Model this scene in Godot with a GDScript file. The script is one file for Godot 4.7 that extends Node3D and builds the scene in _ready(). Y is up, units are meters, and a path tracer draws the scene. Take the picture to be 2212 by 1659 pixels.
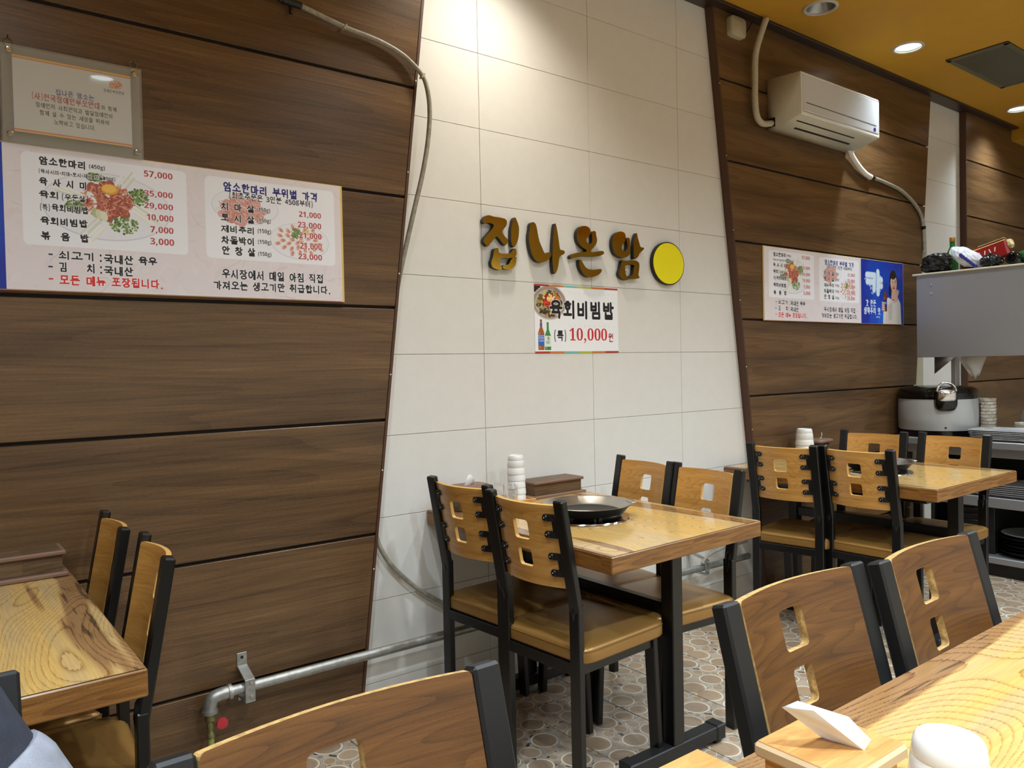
extends Node3D
# A restaurant room: wood-clad and tiled back wall, tables with steel-framed chairs, a serving counter on the right.
# World: x runs along the back wall, y up, z out of the back wall (wall face at z = 0); metres.

var M := {}
var used := {}
var ZAX := Basis(Vector3.RIGHT, Vector3.BACK, Vector3.DOWN) # turns the y axis out of the wall

func _ready() -> void:
	setup_view()
	make_materials()
	build_room()
	build_lamps()
	build_wall_things()
	build_tables()
	build_chairs()
	build_table_things()
	build_counter()
	build_person()

func setup_view() -> void:
	var cam := Camera3D.new()
	cam.name = "camera"
	add_child(cam)
	cam.position = Vector3(-1.8208, 1.2879, 2.5582)
	cam.rotation_order = EULER_ORDER_YXZ
	cam.rotation_degrees = Vector3(-1.3127, -37.4454, -1.1653)
	cam.fov = 52.53
	cam.near = 0.02
	cam.far = 60.0
	cam.current = true
	var env := Environment.new()
	env.background_mode = Environment.BG_COLOR
	env.background_color = Color(0.02, 0.02, 0.02)
	env.tonemap_mode = Environment.TONE_MAPPER_LINEAR
	env.tonemap_exposure = 1.0
	env.sdfgi_enabled = true
	env.ssao_enabled = true
	env.ssil_enabled = true
	var we := WorldEnvironment.new()
	we.name = "environment"
	we.environment = env
	add_child(we)

# lamp positions on the ceiling: x, z, strength
var LAMPS := [[2.83, 0.35, 0.34], [1.93, 0.335, 0.0], [4.66, 0.28, 0.34], [0.0, 0.35, 0.30],
	[-1.67, 1.75, 0.55], [0.13, 1.75, 0.55], [1.93, 1.75, 0.55], [3.73, 1.75, 0.55],
	[-2.57, 2.9, 1.0], [-0.86, 2.9, 1.0], [1.03, 2.9, 1.0], [2.83, 2.9, 1.0], [4.63, 2.9, 1.0],
	[-1.67, 4.2, 1.0], [0.13, 4.2, 1.0], [1.93, 4.2, 1.0], [3.73, 4.2, 1.0]]
const LAMP_ENERGY := 6.3
const LAMP_TINT := Color(0.90, 0.96, 1.0)
const CEIL := 3.1

# ---------------------------------------------------------------- names and nodes
func numbered(called: String) -> String:
	if not used.has(called):
		used[called] = 0
		return called
	used[called] += 1
	return "%s_%03d" % [called, used[called]]

func tag(o: Node3D, label: String, category: String, group := "") -> Node3D:
	o.set_meta("label", label)
	o.set_meta("category", category)
	if group != "":
		o.set_meta("group", group)
	return o

func thing(called: String, label: String, category: String, at := Vector3.ZERO, turn := 0.0, group := "") -> Node3D:
	var o := Node3D.new()
	o.name = numbered(called)
	add_child(o)
	o.position = at
	o.rotation.y = turn
	return tag(o, label, category, group)

func struct(called: String) -> Node3D:
	var o := Node3D.new()
	o.name = called
	add_child(o)
	o.set_meta("kind", "structure")
	return o

func dup(src: Node3D, at: Vector3, turn: float, label: String) -> Node3D:
	var o: Node3D = src.duplicate()
	var plain: String = src.get_meta("plain")
	o.name = numbered(plain)
	add_child(o)
	o.position = at
	o.rotation.y = turn
	o.set_meta("label", label)
	return o

func part(called: String, st: SurfaceTool, mat: Material, parent: Node) -> MeshInstance3D:
	var o := MeshInstance3D.new()
	o.name = called
	st.generate_normals()
	o.mesh = st.commit()
	o.mesh.surface_set_material(0, mat)
	parent.add_child(o, true)
	return o

func put_mesh(called: String, mesh: Mesh, mat: Material, parent: Node, at := Vector3.ZERO) -> MeshInstance3D:
	var o := MeshInstance3D.new()
	o.name = called
	o.mesh = mesh
	o.material_override = mat
	parent.add_child(o, true)
	o.position = at
	return o

# a thing that is one mesh
func single(called: String, st: SurfaceTool, mat: Material, label: String, category: String, group := "") -> MeshInstance3D:
	var o := part(numbered(called), st, mat, self)
	tag(o, label, category, group)
	return o

# ---------------------------------------------------------------- shapes
func S() -> SurfaceTool:
	var st := SurfaceTool.new()
	st.begin(Mesh.PRIMITIVE_TRIANGLES)
	st.set_smooth_group(-1)
	return st

func mesh_of(st: SurfaceTool) -> ArrayMesh:
	st.generate_normals()
	return st.commit()

func tri(st: SurfaceTool, a: Vector3, b: Vector3, c: Vector3) -> void:
	st.add_vertex(a)
	st.add_vertex(c)
	st.add_vertex(b)

func quad(st: SurfaceTool, a: Vector3, b: Vector3, c: Vector3, d: Vector3) -> void:
	tri(st, a, b, c)
	tri(st, a, c, d)

func face_out(st: SurfaceTool, p: Array, centre: Vector3) -> void:
	var n: Vector3 = (p[1] - p[0]).cross(p[2] - p[0])
	if n.dot(p[0] - centre) < 0.0:
		p.reverse()
	for i in range(1, p.size() - 1):
		tri(st, p[0], p[i], p[i + 1])

func obox(st: SurfaceTool, t: Transform3D, size: Vector3, bev := 0.0) -> void:
	st.set_smooth_group(-1)
	var h := size * 0.5
	var b := minf(bev, minf(h.x, minf(h.y, h.z)) * 0.9)
	var c := t.origin
	var P := {}
	for sx in [-1, 1]:
		for sy in [-1, 1]:
			for sz in [-1, 1]:
				P[Vector4i(sx, sy, sz, 0)] = t * Vector3(sx * h.x, sy * (h.y - b), sz * (h.z - b))
				P[Vector4i(sx, sy, sz, 1)] = t * Vector3(sx * (h.x - b), sy * h.y, sz * (h.z - b))
				P[Vector4i(sx, sy, sz, 2)] = t * Vector3(sx * (h.x - b), sy * (h.y - b), sz * h.z)
	for s in [-1, 1]:
		face_out(st, [P[Vector4i(s, -1, -1, 0)], P[Vector4i(s, 1, -1, 0)], P[Vector4i(s, 1, 1, 0)], P[Vector4i(s, -1, 1, 0)]], c)
		face_out(st, [P[Vector4i(-1, s, -1, 1)], P[Vector4i(1, s, -1, 1)], P[Vector4i(1, s, 1, 1)], P[Vector4i(-1, s, 1, 1)]], c)
		face_out(st, [P[Vector4i(-1, -1, s, 2)], P[Vector4i(1, -1, s, 2)], P[Vector4i(1, 1, s, 2)], P[Vector4i(-1, 1, s, 2)]], c)
	if b <= 0.0:
		return
	for s in [-1, 1]:
		for q in [-1, 1]:
			face_out(st, [P[Vector4i(s, q, -1, 0)], P[Vector4i(s, q, 1, 0)], P[Vector4i(s, q, 1, 1)], P[Vector4i(s, q, -1, 1)]], c)
			face_out(st, [P[Vector4i(s, -1, q, 0)], P[Vector4i(s, 1, q, 0)], P[Vector4i(s, 1, q, 2)], P[Vector4i(s, -1, q, 2)]], c)
			face_out(st, [P[Vector4i(-1, s, q, 1)], P[Vector4i(1, s, q, 1)], P[Vector4i(1, s, q, 2)], P[Vector4i(-1, s, q, 2)]], c)
			for r in [-1, 1]:
				face_out(st, [P[Vector4i(s, q, r, 0)], P[Vector4i(s, q, r, 1)], P[Vector4i(s, q, r, 2)]], c)

func box(st: SurfaceTool, lo: Vector3, hi: Vector3, bev := 0.0) -> void:
	obox(st, Transform3D(Basis(), (lo + hi) * 0.5), hi - lo, bev)

# a square bar from a to b; side is the direction of its width
func bar(st: SurfaceTool, a: Vector3, b: Vector3, width: float, depth: float, side: Vector3, bev := 0.002) -> void:
	var y := (b - a).normalized()
	var x := (side - y * side.dot(y)).normalized()
	obox(st, Transform3D(Basis(x, y, x.cross(y)), (a + b) * 0.5), Vector3(width, (b - a).length(), depth), bev)

func tube(st: SurfaceTool, pts: Array, r: float, n := 10, closed := false, radii := []) -> void:
	var k := pts.size()
	var frames := []
	var side := Vector3.ZERO
	for i in k:
		var t: Vector3
		if closed:
			t = (pts[(i + 1) % k] - pts[(i + k - 1) % k]).normalized()
		else:
			t = (pts[mini(i + 1, k - 1)] - pts[maxi(i - 1, 0)]).normalized()
		if i == 0:
			side = t.cross(Vector3.UP)
			if side.length() < 0.1:
				side = t.cross(Vector3.RIGHT)
		side = (side - t * side.dot(t)).normalized()
		frames.append([side, t.cross(side)])
	st.set_smooth_group(0)
	var ring := func(i: int, j: int) -> Vector3:
		var a := TAU * j / n
		var rr: float = radii[i] if radii.size() else r
		return pts[i] + frames[i][0] * (cos(a) * rr) + frames[i][1] * (sin(a) * rr)
	for i in (k if closed else k - 1):
		for j in n:
			var i2 := (i + 1) % k
			quad(st, ring.call(i, j), ring.call(i, j + 1), ring.call(i2, j + 1), ring.call(i2, j))
	st.set_smooth_group(-1)
	if not closed:
		for j in n:
			tri(st, pts[0], ring.call(0, j + 1), ring.call(0, j))
			tri(st, pts[k - 1], ring.call(k - 1, j), ring.call(k - 1, j + 1))

func smooth_path(pts: Array, per := 6) -> Array:
	var out := []
	for i in pts.size() - 1:
		for s in per:
			out.append(pts[i].cubic_interpolate(pts[i + 1], pts[maxi(i - 1, 0)], pts[mini(i + 2, pts.size() - 1)], float(s) / per))
	out.append(pts[-1])
	return out

# profile of (radius, height) turned round the y axis of t
func lathe(st: SurfaceTool, prof: Array, t := Transform3D(), n := 28, squash := 1.0) -> void:
	var g := 0
	for i in prof.size() - 1:
		if i > 0:
			var d1: Vector2 = (prof[i] - prof[i - 1]).normalized()
			var d2: Vector2 = (prof[i + 1] - prof[i]).normalized()
			if d1.dot(d2) < 0.8:
				g += 1
		st.set_smooth_group(g)
		for j in n:
			var a := TAU * j / n
			var b := TAU * (j + 1) / n
			var p: Vector2 = prof[i]
			var q: Vector2 = prof[i + 1]
			var A := t * Vector3(cos(a) * p.x, p.y, sin(a) * p.x * squash)
			var B := t * Vector3(cos(b) * p.x, p.y, sin(b) * p.x * squash)
			var C := t * Vector3(cos(b) * q.x, q.y, sin(b) * q.x * squash)
			var D := t * Vector3(cos(a) * q.x, q.y, sin(a) * q.x * squash)
			if p.x > 1e-6:
				tri(st, A, C, B)
			if q.x > 1e-6:
				tri(st, A, D, C)
	st.set_smooth_group(-1)

func at(x: float, y: float, z: float) -> Transform3D:
	return Transform3D(Basis(), Vector3(x, y, z))

# outline in the x-y plane pulled out from z0 to z1
func prism_faces(st: SurfaceTool, poly: PackedVector2Array, z: float, up := true) -> void:
	var idx := Geometry2D.triangulate_polygon(poly)
	for i in range(0, idx.size(), 3):
		var a := Vector3(poly[idx[i]].x, poly[idx[i]].y, z)
		var b := Vector3(poly[idx[i + 1]].x, poly[idx[i + 1]].y, z)
		var c := Vector3(poly[idx[i + 2]].x, poly[idx[i + 2]].y, z)
		if ((b - a).cross(c - a).z > 0.0) == up:
			tri(st, a, b, c)
		else:
			tri(st, a, c, b)

func prism_sides(st: SurfaceTool, poly: PackedVector2Array, z0: float, z1: float) -> void:
	var p := poly
	if Geometry2D.is_polygon_clockwise(p):
		p = poly.duplicate()
		p.reverse()
	for i in p.size():
		var a := p[i]
		var b := p[(i + 1) % p.size()]
		quad(st, Vector3(a.x, a.y, z0), Vector3(b.x, b.y, z0), Vector3(b.x, b.y, z1), Vector3(a.x, a.y, z1))

func prism(st: SurfaceTool, poly: PackedVector2Array, z0: float, z1: float) -> void:
	st.set_smooth_group(-1)
	prism_faces(st, poly, z1, true)
	prism_faces(st, poly, z0, false)
	prism_sides(st, poly, z0, z1)

func ellipse_poly(cx: float, cy: float, rx: float, ry: float, n := 40) -> PackedVector2Array:
	var p := PackedVector2Array()
	for i in n:
		p.append(Vector2(cx + cos(TAU * i / n) * rx, cy + sin(TAU * i / n) * ry))
	return p

func round_rect(cx: float, cy: float, w: float, h: float, r: float, n := 4) -> PackedVector2Array:
	var p := PackedVector2Array()
	for k in 4:
		var sx: float = [1, -1, -1, 1][k]
		var sy: float = [1, 1, -1, -1][k]
		for i in n + 1:
			var a := PI * 0.5 * (k + float(i) / n)
			p.append(Vector2(cx + sx * (w * 0.5 - r) + cos(a) * r, cy + sy * (h * 0.5 - r) + sin(a) * r))
	return p

# a print: one rectangle with its picture, top left corner first
func sheet(st: SurfaceTool, x0: float, y0: float, x1: float, y1: float, z: float, u0 := 0.0, v0 := 0.0, u1 := 1.0, v1 := 1.0) -> void:
	st.set_smooth_group(-1)
	var c := [[Vector3(x0, y0, z), Vector2(u0, v0)], [Vector3(x1, y0, z), Vector2(u1, v0)], [Vector3(x1, y1, z), Vector2(u1, v1)], [Vector3(x0, y1, z), Vector2(u0, v1)]]
	for k in [0, 1, 2, 0, 2, 3]:
		st.set_uv(c[k][1])
		st.add_vertex(c[k][0])

# superellipse pad: prof = (inset, height) from bottom to top
func pad(st: SurfaceTool, w: float, d: float, prof: Array, power := 5.0, n := 40, t := Transform3D()) -> void:
	var ring := func(k: int, j: int) -> Vector3:
		var a := TAU * j / n
		var hx: float = w * 0.5 - prof[k].x
		var hz: float = d * 0.5 - prof[k].x
		var c := cos(a)
		var s := sin(a)
		return t * Vector3(signf(c) * pow(absf(c), 2.0 / power) * hx, prof[k].y, signf(s) * pow(absf(s), 2.0 / power) * hz)
	st.set_smooth_group(0)
	for k in prof.size() - 1:
		for j in n:
			quad(st, ring.call(k, j + 1), ring.call(k, j), ring.call(k + 1, j), ring.call(k + 1, j + 1))
	var top: Vector3 = t * Vector3(0, prof[-1].y, 0)
	var bot: Vector3 = t * Vector3(0, prof[0].y, 0)
	for j in n:
		tri(st, top, ring.call(prof.size() - 1, j + 1), ring.call(prof.size() - 1, j))
	st.set_smooth_group(-1)
	for j in n:
		tri(st, bot, ring.call(0, j), ring.call(0, j + 1))

# ---------------------------------------------------------------- painted canvases
class Canvas:
	var w: int
	var h: int
	var d: PackedByteArray
	func _init(ww: int, hh: int, c: Color) -> void:
		w = ww
		h = hh
		var im := Image.create(w, h, false, Image.FORMAT_RGB8)
		im.fill(c)
		d = im.get_data()
	func px(x: int, y: int, c: Color, a: float) -> void:
		if x < 0 or y < 0 or x >= w or y >= h or a <= 0.0:
			return
		var i := (y * w + x) * 3
		a = minf(a, 1.0)
		d[i] = int(lerpf(d[i], c.r8, a))
		d[i + 1] = int(lerpf(d[i + 1], c.g8, a))
		d[i + 2] = int(lerpf(d[i + 2], c.b8, a))
	func rect(x0: float, y0: float, x1: float, y1: float, c: Color, a := 1.0) -> void:
		for y in range(maxi(0, int(y0)), mini(h, int(y1))):
			for x in range(maxi(0, int(x0)), mini(w, int(x1))):
				px(x, y, c, a)
	func round_rect(x0: float, y0: float, x1: float, y1: float, r: float, c: Color, a := 1.0) -> void:
		for y in range(int(y0), int(y1)):
			for x in range(int(x0), int(x1)):
				var dx := maxf(maxf(x0 + r - x, x - (x1 - r)), 0.0)
				var dy := maxf(maxf(y0 + r - y, y - (y1 - r)), 0.0)
				px(x, y, c, a * clampf(r + 0.5 - sqrt(dx * dx + dy * dy), 0.0, 1.0))
	func oval(cx: float, cy: float, rx: float, ry: float, c: Color, a := 1.0, turn := 0.0) -> void:
		var m := maxf(rx, ry) + 1.0
		var ct := cos(turn)
		var sn := sin(turn)
		var soft := minf(rx, ry)
		for y in range(int(cy - m), int(cy + m) + 1):
			for x in range(int(cx - m), int(cx + m) + 1):
				var dx := x + 0.5 - cx
				var dy := y + 0.5 - cy
				var u := (dx * ct + dy * sn) / rx
				var v := (dy * ct - dx * sn) / ry
				var r := sqrt(u * u + v * v)
				if r < 1.2:
					px(x, y, c, a * clampf((1.0 - r) * soft + 0.5, 0.0, 1.0))
	func seg(a: Vector2, b: Vector2, r: float, c: Color, al := 1.0) -> void:
		var ab := b - a
		var l2 := maxf(ab.length_squared(), 1e-6)
		for y in range(int(minf(a.y, b.y) - r - 1), int(maxf(a.y, b.y) + r + 2)):
			for x in range(int(minf(a.x, b.x) - r - 1), int(maxf(a.x, b.x) + r + 2)):
				var p := Vector2(x + 0.5, y + 0.5)
				var t := clampf((p - a).dot(ab) / l2, 0.0, 1.0)
				px(x, y, c, al * (r + 0.5 - p.distance_to(a + ab * t)))
	func path(pts: Array, r: float, c: Color, al := 1.0) -> void:
		for i in pts.size() - 1:
			seg(pts[i], pts[i + 1], r, c, al)
	func poly(p: Array, c: Color, a := 1.0) -> void:
		var idx := Geometry2D.triangulate_polygon(PackedVector2Array(p))
		for i in range(0, idx.size(), 3):
			tri(p[idx[i]], p[idx[i + 1]], p[idx[i + 2]], c, a)
	func tri(p: Vector2, q: Vector2, s: Vector2, c: Color, al := 1.0) -> void:
		var area := (q - p).cross(s - p)
		if absf(area) < 1e-6:
			return
		for y in range(int(minf(p.y, minf(q.y, s.y))), int(maxf(p.y, maxf(q.y, s.y))) + 1):
			for x in range(int(minf(p.x, minf(q.x, s.x))), int(maxf(p.x, maxf(q.x, s.x))) + 1):
				var cov := 0.0
				for k in 4:
					var o := Vector2(x + 0.25 + 0.5 * (k % 2), y + 0.25 + 0.5 * (k / 2))
					var e1 := (q - p).cross(o - p) / area
					var e2 := (s - q).cross(o - q) / area
					var e3 := (p - s).cross(o - s) / area
					if e1 >= 0.0 and e2 >= 0.0 and e3 >= 0.0:
						cov += 0.25
				if cov > 0.0:
					px(x, y, c, cov * al)
	func texture() -> ImageTexture:
		return ImageTexture.create_from_image(Image.create_from_data(w, h, false, Image.FORMAT_RGB8, d))

# Korean letters as strokes in a unit square, y down; "o" marks a ring
const CONS := {
	"ㄱ": [[0, .08, .93, .08, .85, 1.]], "ㄴ": [[.06, 0, .06, .92, 1., .92]], "ㄷ": [[1., .07, .07, .07, .07, .93, 1., .93]],
	"ㄹ": [[.04, .05, .95, .05, .95, .48, .05, .48, .05, .95, 1., .95]], "ㅁ": [[.06, .05, .94, .05, .94, .95, .06, .95, .06, .05]],
	"ㅂ": [[.07, 0, .07, .95, .93, .95, .93, 0], [.07, .48, .93, .48]], "ㅅ": [[.5, 0, .44, .42, 0, 1.], [.46, .36, 1., 1.]],
	"ㅇ": [["o", .5, .5, .48, .48]], "ㅈ": [[.04, .07, .96, .07], [.54, .07, .42, .52, 0, 1.], [.47, .46, 1., 1.]],
	"ㅊ": [[.34, .0, .66, .0], [.04, .24, .96, .24], [.54, .24, .42, .6, 0, 1.], [.47, .55, 1., 1.]],
	"ㅋ": [[0, .08, .93, .08, .85, 1.], [.04, .5, .9, .5]], "ㅌ": [[1., .06, .07, .06, .07, .94, 1., .94], [.07, .5, .95, .5]],
	"ㅍ": [[0, .06, 1., .06], [0, .94, 1., .94], [.3, .06, .3, .94], [.7, .06, .7, .94]],
	"ㅎ": [[.34, 0, .66, 0], [0, .26, 1., .26], ["o", .5, .72, .36, .27]]}
const CHO := ["ㄱ", "ㄱㄱ", "ㄴ", "ㄷ", "ㄷㄷ", "ㄹ", "ㅁ", "ㅂ", "ㅂㅂ", "ㅅ", "ㅅㅅ", "ㅇ", "ㅈ", "ㅈㅈ", "ㅊ", "ㅋ", "ㅌ", "ㅍ", "ㅎ"]
const JONG := ["", "ㄱ", "ㄱㄱ", "ㄱㅅ", "ㄴ", "ㄴㅈ", "ㄴㅎ", "ㄷ", "ㄹ", "ㄹㄱ", "ㄹㅁ", "ㄹㅂ", "ㄹㅅ", "ㄹㅌ", "ㄹㅍ", "ㄹㅎ", "ㅁ", "ㅂ", "ㅂㅅ", "ㅅ", "ㅅㅅ", "ㅇ", "ㅈ", "ㅊ", "ㅋ", "ㅌ", "ㅍ", "ㅎ"]
# upright vowels by number, then lying ones, then pairs of both
const UPR := {0: [[.4, 0, .4, 1.], [.4, .5, 1., .5]], 1: [[.2, 0, .2, 1.], [.8, 0, .8, 1.], [.2, .5, .8, .5]], 2: [[.4, 0, .4, 1.], [.4, .36, 1., .36], [.4, .64, 1., .64]],
	4: [[.7, 0, .7, 1.], [.05, .45, .7, .45]], 5: [[.45, 0, .45, 1.], [.9, 0, .9, 1.], [0, .5, .45, .5]], 6: [[.7, 0, .7, 1.], [.05, .34, .7, .34], [.05, .62, .7, .62]], 7: [[.45, 0, .45, 1.], [.9, 0, .9, 1.], [0, .34, .45, .34], [0, .62, .45, .62]], 20: [[.6, 0, .6, 1.]]}
const LIE := {8: [[0, .85, 1., .85], [.5, .1, .5, .85]], 12: [[0, .85, 1., .85], [.3, .1, .3, .85], [.7, .1, .7, .85]], 13: [[0, .2, 1., .2], [.5, .2, .5, 1.]], 17: [[0, .2, 1., .2], [.28, .2, .28, 1.], [.72, .2, .72, 1.]], 18: [[0, .5, 1., .5]]}
const PAIR := {9: [8, 0], 10: [8, 1], 11: [8, 20], 14: [13, 4], 15: [13, 5], 16: [13, 20], 19: [18, 20]}

func jamo(strokes: Array, b: Rect2, out: Array) -> void:
	for s in strokes:
		var pts := []
		if s[0] is String:
			for i in 17:
				var a := TAU * i / 16.0
				pts.append(b.position + b.size * Vector2(s[1] + cos(a) * s[3], s[2] + sin(a) * s[4]))
		else:
			for i in range(0, s.size(), 2):
				pts.append(b.position + b.size * Vector2(s[i], s[i + 1]))
		out.append(pts)

func consonant(name_: String, b: Rect2, out: Array) -> void:
	var n := name_.length()
	for i in n:
		var w := b.size.x / n
		jamo(CONS[name_[i]], Rect2(b.position.x + w * i + (0.04 * w if n > 1 else 0.0), b.position.y, w * (0.9 if n > 1 else 1.0), b.size.y), out)

func syllable(code: int) -> Array:
	var k := code - 0xAC00
	var cho: String = CHO[k / 588]
	var jung := (k % 588) / 28
	var jong: String = JONG[k % 28]
	var out := []
	var f := jong != ""
	if UPR.has(jung):
		consonant(cho, Rect2(.04, .04, .5, .46) if f else Rect2(.04, .12, .52, .72), out)
		jamo(UPR[jung], Rect2(.6, 0, .36, .56) if f else Rect2(.6, 0, .36, 1.), out)
	elif LIE.has(jung):
		consonant(cho, Rect2(.16, .0, .68, .34) if f else Rect2(.14, .02, .72, .44), out)
		jamo(LIE[jung], Rect2(.0, .36, 1., .24) if f else Rect2(.0, .5, 1., .42), out)
	else:
		var pr: Array = PAIR[jung]
		consonant(cho, Rect2(.08, .0, .48, .34) if f else Rect2(.08, .04, .48, .42), out)
		jamo(LIE[pr[0]], Rect2(.0, .37, .62, .2) if f else Rect2(.0, .5, .62, .36), out)
		jamo(UPR[pr[1]], Rect2(.64, 0, .34, .58) if f else Rect2(.64, 0, .34, 1.), out)
	if f:
		consonant(jong, Rect2(.18, .66, .7, .34), out)
	return out

var serif_font: SystemFont
var sans_font: SystemFont
func glyphs(cv: Canvas, text: String, r: Rect2, c: Color, serif := false, halo := 0.0, keep := false) -> void:
	if sans_font == null:
		sans_font = SystemFont.new()
		sans_font.font_names = PackedStringArray(["Droid Sans"])
		sans_font.font_weight = 700
		serif_font = SystemFont.new()
		serif_font.font_names = PackedStringArray(["Droid Serif"])
		serif_font.font_weight = 700
	var tm := TextMesh.new()
	tm.font = serif_font if serif else sans_font
	tm.text = text
	tm.font_size = 48
	tm.pixel_size = 0.01
	tm.depth = 0.0
	tm.curve_step = 2.0
	var arr := tm.get_mesh_arrays()
	var v: PackedVector3Array = arr[Mesh.ARRAY_VERTEX]
	if v.size() == 0:
		return
	var idx: PackedInt32Array = arr[Mesh.ARRAY_INDEX] if arr[Mesh.ARRAY_INDEX] != null else PackedInt32Array(range(v.size()))
	var lo := Vector2(1e9, 1e9)
	var hi := -lo
	for p in v:
		lo = lo.min(Vector2(p.x, -p.y))
		hi = hi.max(Vector2(p.x, -p.y))
	var sc := r.size / (hi - lo).max(Vector2(1e-4, 1e-4))
	var off := r.position
	if keep:
		var k := minf(sc.x, sc.y)
		off += (r.size - (hi - lo) * k) * 0.5
		sc = Vector2(k, k)
	var q := PackedVector2Array()
	for p in v:
		q.append(off + (Vector2(p.x, -p.y) - lo) * sc)
	if halo > 0.0:
		for k in 8:
			var o := Vector2.from_angle(TAU * k / 8) * halo
			for i in range(0, idx.size(), 3):
				cv.tri(q[idx[i]] + o, q[idx[i + 1]] + o, q[idx[i + 2]] + o, Color(.97, .97, .98))
	for i in range(0, idx.size(), 3):
		cv.tri(q[idx[i]], q[idx[i + 1]], q[idx[i + 2]], c)

# one line of text set into the rectangle r (pixels)
func words(cv: Canvas, text: String, r: Rect2, c: Color, weight: float, halo := 0.0) -> void:
	var adv := []
	var total := 0.0
	for ch in text:
		var a := 1.0
		if ch == " ":
			a = 0.5
		elif ch.unicode_at(0) < 0xAC00:
			a = 0.42 if ch in "().,:+-" else 0.62
		adv.append(a)
		total += a
	var cw := r.size.x / total
	var rad := minf(cw, r.size.y) * 0.076 * (0.5 + 0.5 * weight)
	for ps in ([1, 0] if halo > 0.0 else [0]):
		var x := r.position.x
		var col := Color(.97, .97, .98) if ps == 1 else c
		for i in text.length():
			var w: float = adv[i] * cw
			var code := text.unicode_at(i)
			if code >= 0xAC00:
				var g := cw * 0.02
				for pts in syllable(code):
					var q := []
					for p in pts:
						q.append(Vector2(x + g + rad + p.x * (w - 2.0 * g - 2.0 * rad), r.position.y + rad + p.y * (r.size.y - 2.0 * rad)))
					cv.path(q, rad + (halo if ps == 1 else 0.0), col)
			elif ps == 0 and text[i] != " ":
				if text[i] == "-":
					cv.seg(Vector2(x + w * .15, r.get_center().y), Vector2(x + w * .85, r.get_center().y), rad, c)
				elif text[i] == ".":
					cv.oval(x + w * .5, r.end.y - rad * 1.3, rad * 1.3, rad * 1.3, c)
				elif text[i] == "(" or text[i] == ")":
					glyphs(cv, text[i], Rect2(x + w * .25, r.position.y - r.size.y * .05, w * .5, r.size.y * 1.1), c)
				else:
					glyphs(cv, text[i], Rect2(x + w * .06, r.position.y + r.size.y * .12, w * .88, r.size.y * .8), c, false, 0.0, true)
			x += w

const INK := {"K": Color(.075, .065, .09), "R": Color(.66, .13, .14), "E": Color(.82, .14, .13), "B": Color(.13, .13, .45), "S": Color(.76, .12, .13)}

func lay_text(cv: Canvas, rows: Array, halo := 0.0, grow := 0.0) -> void:
	for t in rows:
		var r := Rect2(t[1] * cv.w, t[2] * cv.h, (t[3] - t[1]) * cv.w, (t[4] - t[2]) * cv.h)
		if t[0] != "-" and grow > 0.0:
			r = r.grow_individual(0.0, r.size.y * grow, 0.0, r.size.y * grow)
		var c: Color = INK[t[5]]
		if t[6] == 0:
			glyphs(cv, t[0], r, c, t[5] == "S", halo)
		elif t[0] == "-":
			cv.rect(r.position.x, r.position.y, r.end.x, r.end.y, c)
		else:
			words(cv, t[0], r, c, t[6], halo)

func rbox(cv: Canvas, a: Array) -> Rect2:
	return Rect2(a[0] * cv.w, a[1] * cv.h, (a[2] - a[0]) * cv.w, (a[3] - a[1]) * cv.h)

func bits(cv: Canvas, rng: RandomNumberGenerator, r: Rect2, count: int, cols: Array, size: float, stretch := 1.0, alpha := 1.0) -> void:
	for i in count:
		var a := rng.randf() * TAU
		var m := sqrt(rng.randf())
		var p := r.get_center() + Vector2(cos(a) * r.size.x, sin(a) * r.size.y) * 0.5 * m
		var s := size * rng.randf_range(.6, 1.25)
		cv.oval(p.x, p.y, s * stretch, s, cols[rng.randi() % cols.size()], alpha, rng.randf() * PI)

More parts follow.
